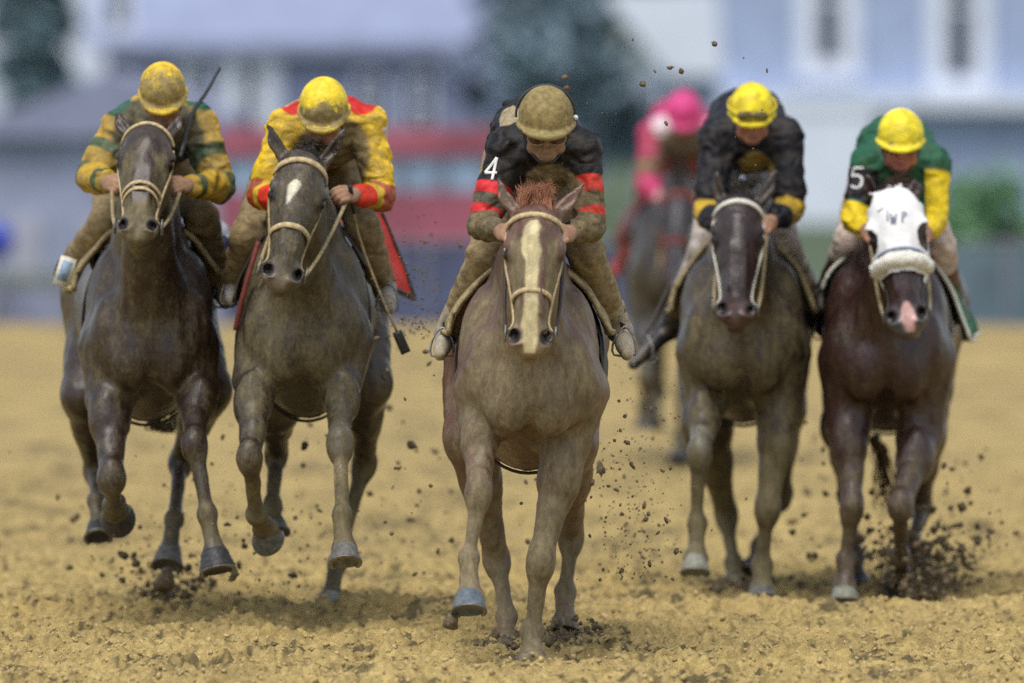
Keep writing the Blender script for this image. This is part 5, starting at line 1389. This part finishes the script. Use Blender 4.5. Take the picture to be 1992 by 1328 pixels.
def tree(label, px, Y, top, base_px, wpx, col, seed, n=2600, trunk=True, leaf=.22, name='tree', cat='tree', conic=0.0):
    r = np.random.default_rng(seed); c0 = PW(px, 0, Y); zt = PW(0, top, Y)[2]; zb = PW(0, base_px, Y)[2]; W = wpx * Y / FPX / 2
    root = empty(name, (c0[0], Y, 0)); tag(root, label, cat, 'trees and shrubs behind the track')
    v, f = join([sweep([(c0[0], Y, -.1), (c0[0] + .05, Y, zb), (c0[0], Y + .05, (zb + zt) / 2), (c0[0], Y, zt - .2)], [.22, .17, .10, .03], seg=8, n=3)] +
                [sweep([(c0[0], Y, zb + (zt - zb) * t), (c0[0] + W * .5 * math.cos(a), Y + W * .5 * math.sin(a), zb + (zt - zb) * (t + .12))], [.06, .015], seg=5, n=1) for t, a in zip(r.uniform(.05, .7, 12), r.uniform(0, 6.28, 12))])
    mk('trunk', v, f, bm('bark', (.08, .06, .05)), root)
    cl = []
    for k in range(26):
        t = r.random(); w = W * ((1 - t) * .95 + .08 if conic else math.sqrt(max(0, 1 - (2 * t - 1) ** 2)) * .85 + .1)
        a = r.uniform(0, 6.28); q = w * math.sqrt(r.random()); cl.append((c0[0] + q * math.cos(a), Y + q * math.sin(a), zb + t * (zt - zb), W * r.uniform(.22, .42)))
    VV = []; FF = []
    for k in range(n):
        x, y, z, s = cl[r.integers(len(cl))]; p = np.array([x, y, z]) + r.normal(0, s * .5, 3)
        a = nrm(r.normal(0, 1, 3)); b = nrm(np.cross(a, r.normal(0, 1, 3))); L = leaf * r.uniform(.5, 1.2); i = len(VV)
        VV += [p - a * L, p + b * L * .5, p + a * L, p - b * L * .5]; FF.append((i, i + 1, i + 2, i + 3))
    mk('crown', VV, FF, bm('leaf_' + name, col, .5, .8, 1.5), root, smooth=False)
tree('dark green tree between the white houses at the far left', 66, 150, -60, 250, 150, (.12, .19, .22), 1)  # haze painted in: leaf colour lifted to a pale teal
tree('tall dark evergreen tree behind the leading jockey', 1085, 140, -120, 300, 330, (.16, .23, .28), 2, n=5000, conic=1, name='evergreen_tree')  # leaf colour faded to imitate haze
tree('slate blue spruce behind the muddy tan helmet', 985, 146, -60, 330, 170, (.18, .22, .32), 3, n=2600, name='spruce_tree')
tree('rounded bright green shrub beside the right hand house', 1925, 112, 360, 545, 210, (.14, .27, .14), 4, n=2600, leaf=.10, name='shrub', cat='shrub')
# F: long red vehicle with a band of pale windows, parked beyond the fence
Y = 104; r = empty('parked_bus', (PW(690, 0, Y)[0], Y, 0)); tag(r, 'long dull red bus with pale blue windows parked beyond the navy fence', 'bus')
v, f = bx(424, 968, 374, 472, Y, 2.4); mk('body', v, f, B_RED, r, smooth=False)
v, f = bx(428, 964, 472.5, 560, Y + .05, 2.3); mk('skirt', v, f, B_DARK, r, smooth=False)
v, f = bx(424, 968, 250, 302, Y - .02, 2.44); mk('roof', v, f, B_RED, r, smooth=False)
v, f = bx(430, 962, 302.5, 373.5, Y + .12, 2.2); mk('cabin', v, f, B_SIDE2, r, smooth=False)
for x in range(432, 880, 86):
    v, f = bx(x + 8, x + 78, 304, 372, Y + .05, .06); mk('window', v, f, B_BLUEP, r, smooth=False)
for x in range(426, 960, 86):
    v, f = bx(x, x + 8, 302.4, 373.6, Y - .01, .09); mk('pillar', v, f, B_POST, r, smooth=False)
for x in (520, 860):
    c = PW(x, 585, Y); v, f = sweep([c + (0, -.05, 0), c + (0, .22, 0)], .24, seg=20, n=1); mk('wheel', v, f, M_BLACK, r)
# G: windbreak fences along the outside of the track
def wfence(x0, x1, top, Y, m, label, step=130):
    r = empty('fence', (PW((x0 + x1) / 2, 0, Y)[0], Y, 0)); tag(r, label, 'fence', 'windbreak fences along the track')
    x = x0; rr_ = np.random.default_rng(abs(int(x0)) + 900)
    while x < x1:
        e = min(x + step, x1); v, f = bx(x + 3, e - 3, top + rr_.uniform(-4, 4), 636, Y, .04); mk('panel', v, f, m, r, smooth=False)
        v, f = bx(x - 3, x + 3, top - 10, 640, Y - .03, .1); mk('post', v, f, B_POST, r, smooth=False); x = e
    v, f = bx(x0, x1, top - 12, top - 6, Y - .02, .06); mk('top_rail', v, f, B_POST, r, smooth=False)
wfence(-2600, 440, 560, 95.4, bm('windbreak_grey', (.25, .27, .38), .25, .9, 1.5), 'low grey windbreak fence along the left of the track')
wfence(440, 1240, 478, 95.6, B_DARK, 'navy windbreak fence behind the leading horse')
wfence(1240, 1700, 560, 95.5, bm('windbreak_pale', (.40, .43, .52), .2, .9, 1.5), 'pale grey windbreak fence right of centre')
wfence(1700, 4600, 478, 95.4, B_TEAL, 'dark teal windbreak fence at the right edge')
# far woods closing the view
r_ = np.random.default_rng(31); VV = []; FF = []
for k in range(16000):
    x = r_.uniform(-170, 170); top = 6 + 4 * vnoise(np.array([x * .09, 3, 1])) + 2 * vnoise(np.array([x * .4, 1, 1])); z = top * r_.random() ** .7; p = np.array([x, 300 + r_.uniform(-4, 4), z])
    a = nrm(r_.normal(0, 1, 3)); b = nrm(np.cross(a, r_.normal(0, 1, 3))); L = r_.uniform(.5, 1.1); i = len(VV); VV += [p - a * L, p + b * L * .6, p + a * L, p - b * L * .6]; FF.append((i, i + 1, i + 2, i + 3))
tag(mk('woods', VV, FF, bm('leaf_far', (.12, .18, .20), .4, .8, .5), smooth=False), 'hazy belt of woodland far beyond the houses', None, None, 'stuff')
# a blue marker disc at the left edge
P_ = PW(-8, 468, 95); r = empty('marker_post', (P_[0], 95, 0)); tag(r, 'round blue marker at the left edge in front of the fence', 'marker')
v, f = ball(P_, .17); mk('disc', v, f, bm('marker_blue', (.04, .07, .45)), r)
v, f = sweep([(P_[0], P_[1], 0), (P_[0], P_[1], P_[2] - .15)], .02, seg=8, n=1); mk('pole', v, f, B_POST, r)
RUN = dict(front=run_front, second=run_second, left=run_left, fourth=run_fourth, fifth=run_fifth, far=run_far)
for k_, fn_ in RUN.items():
    fn_()
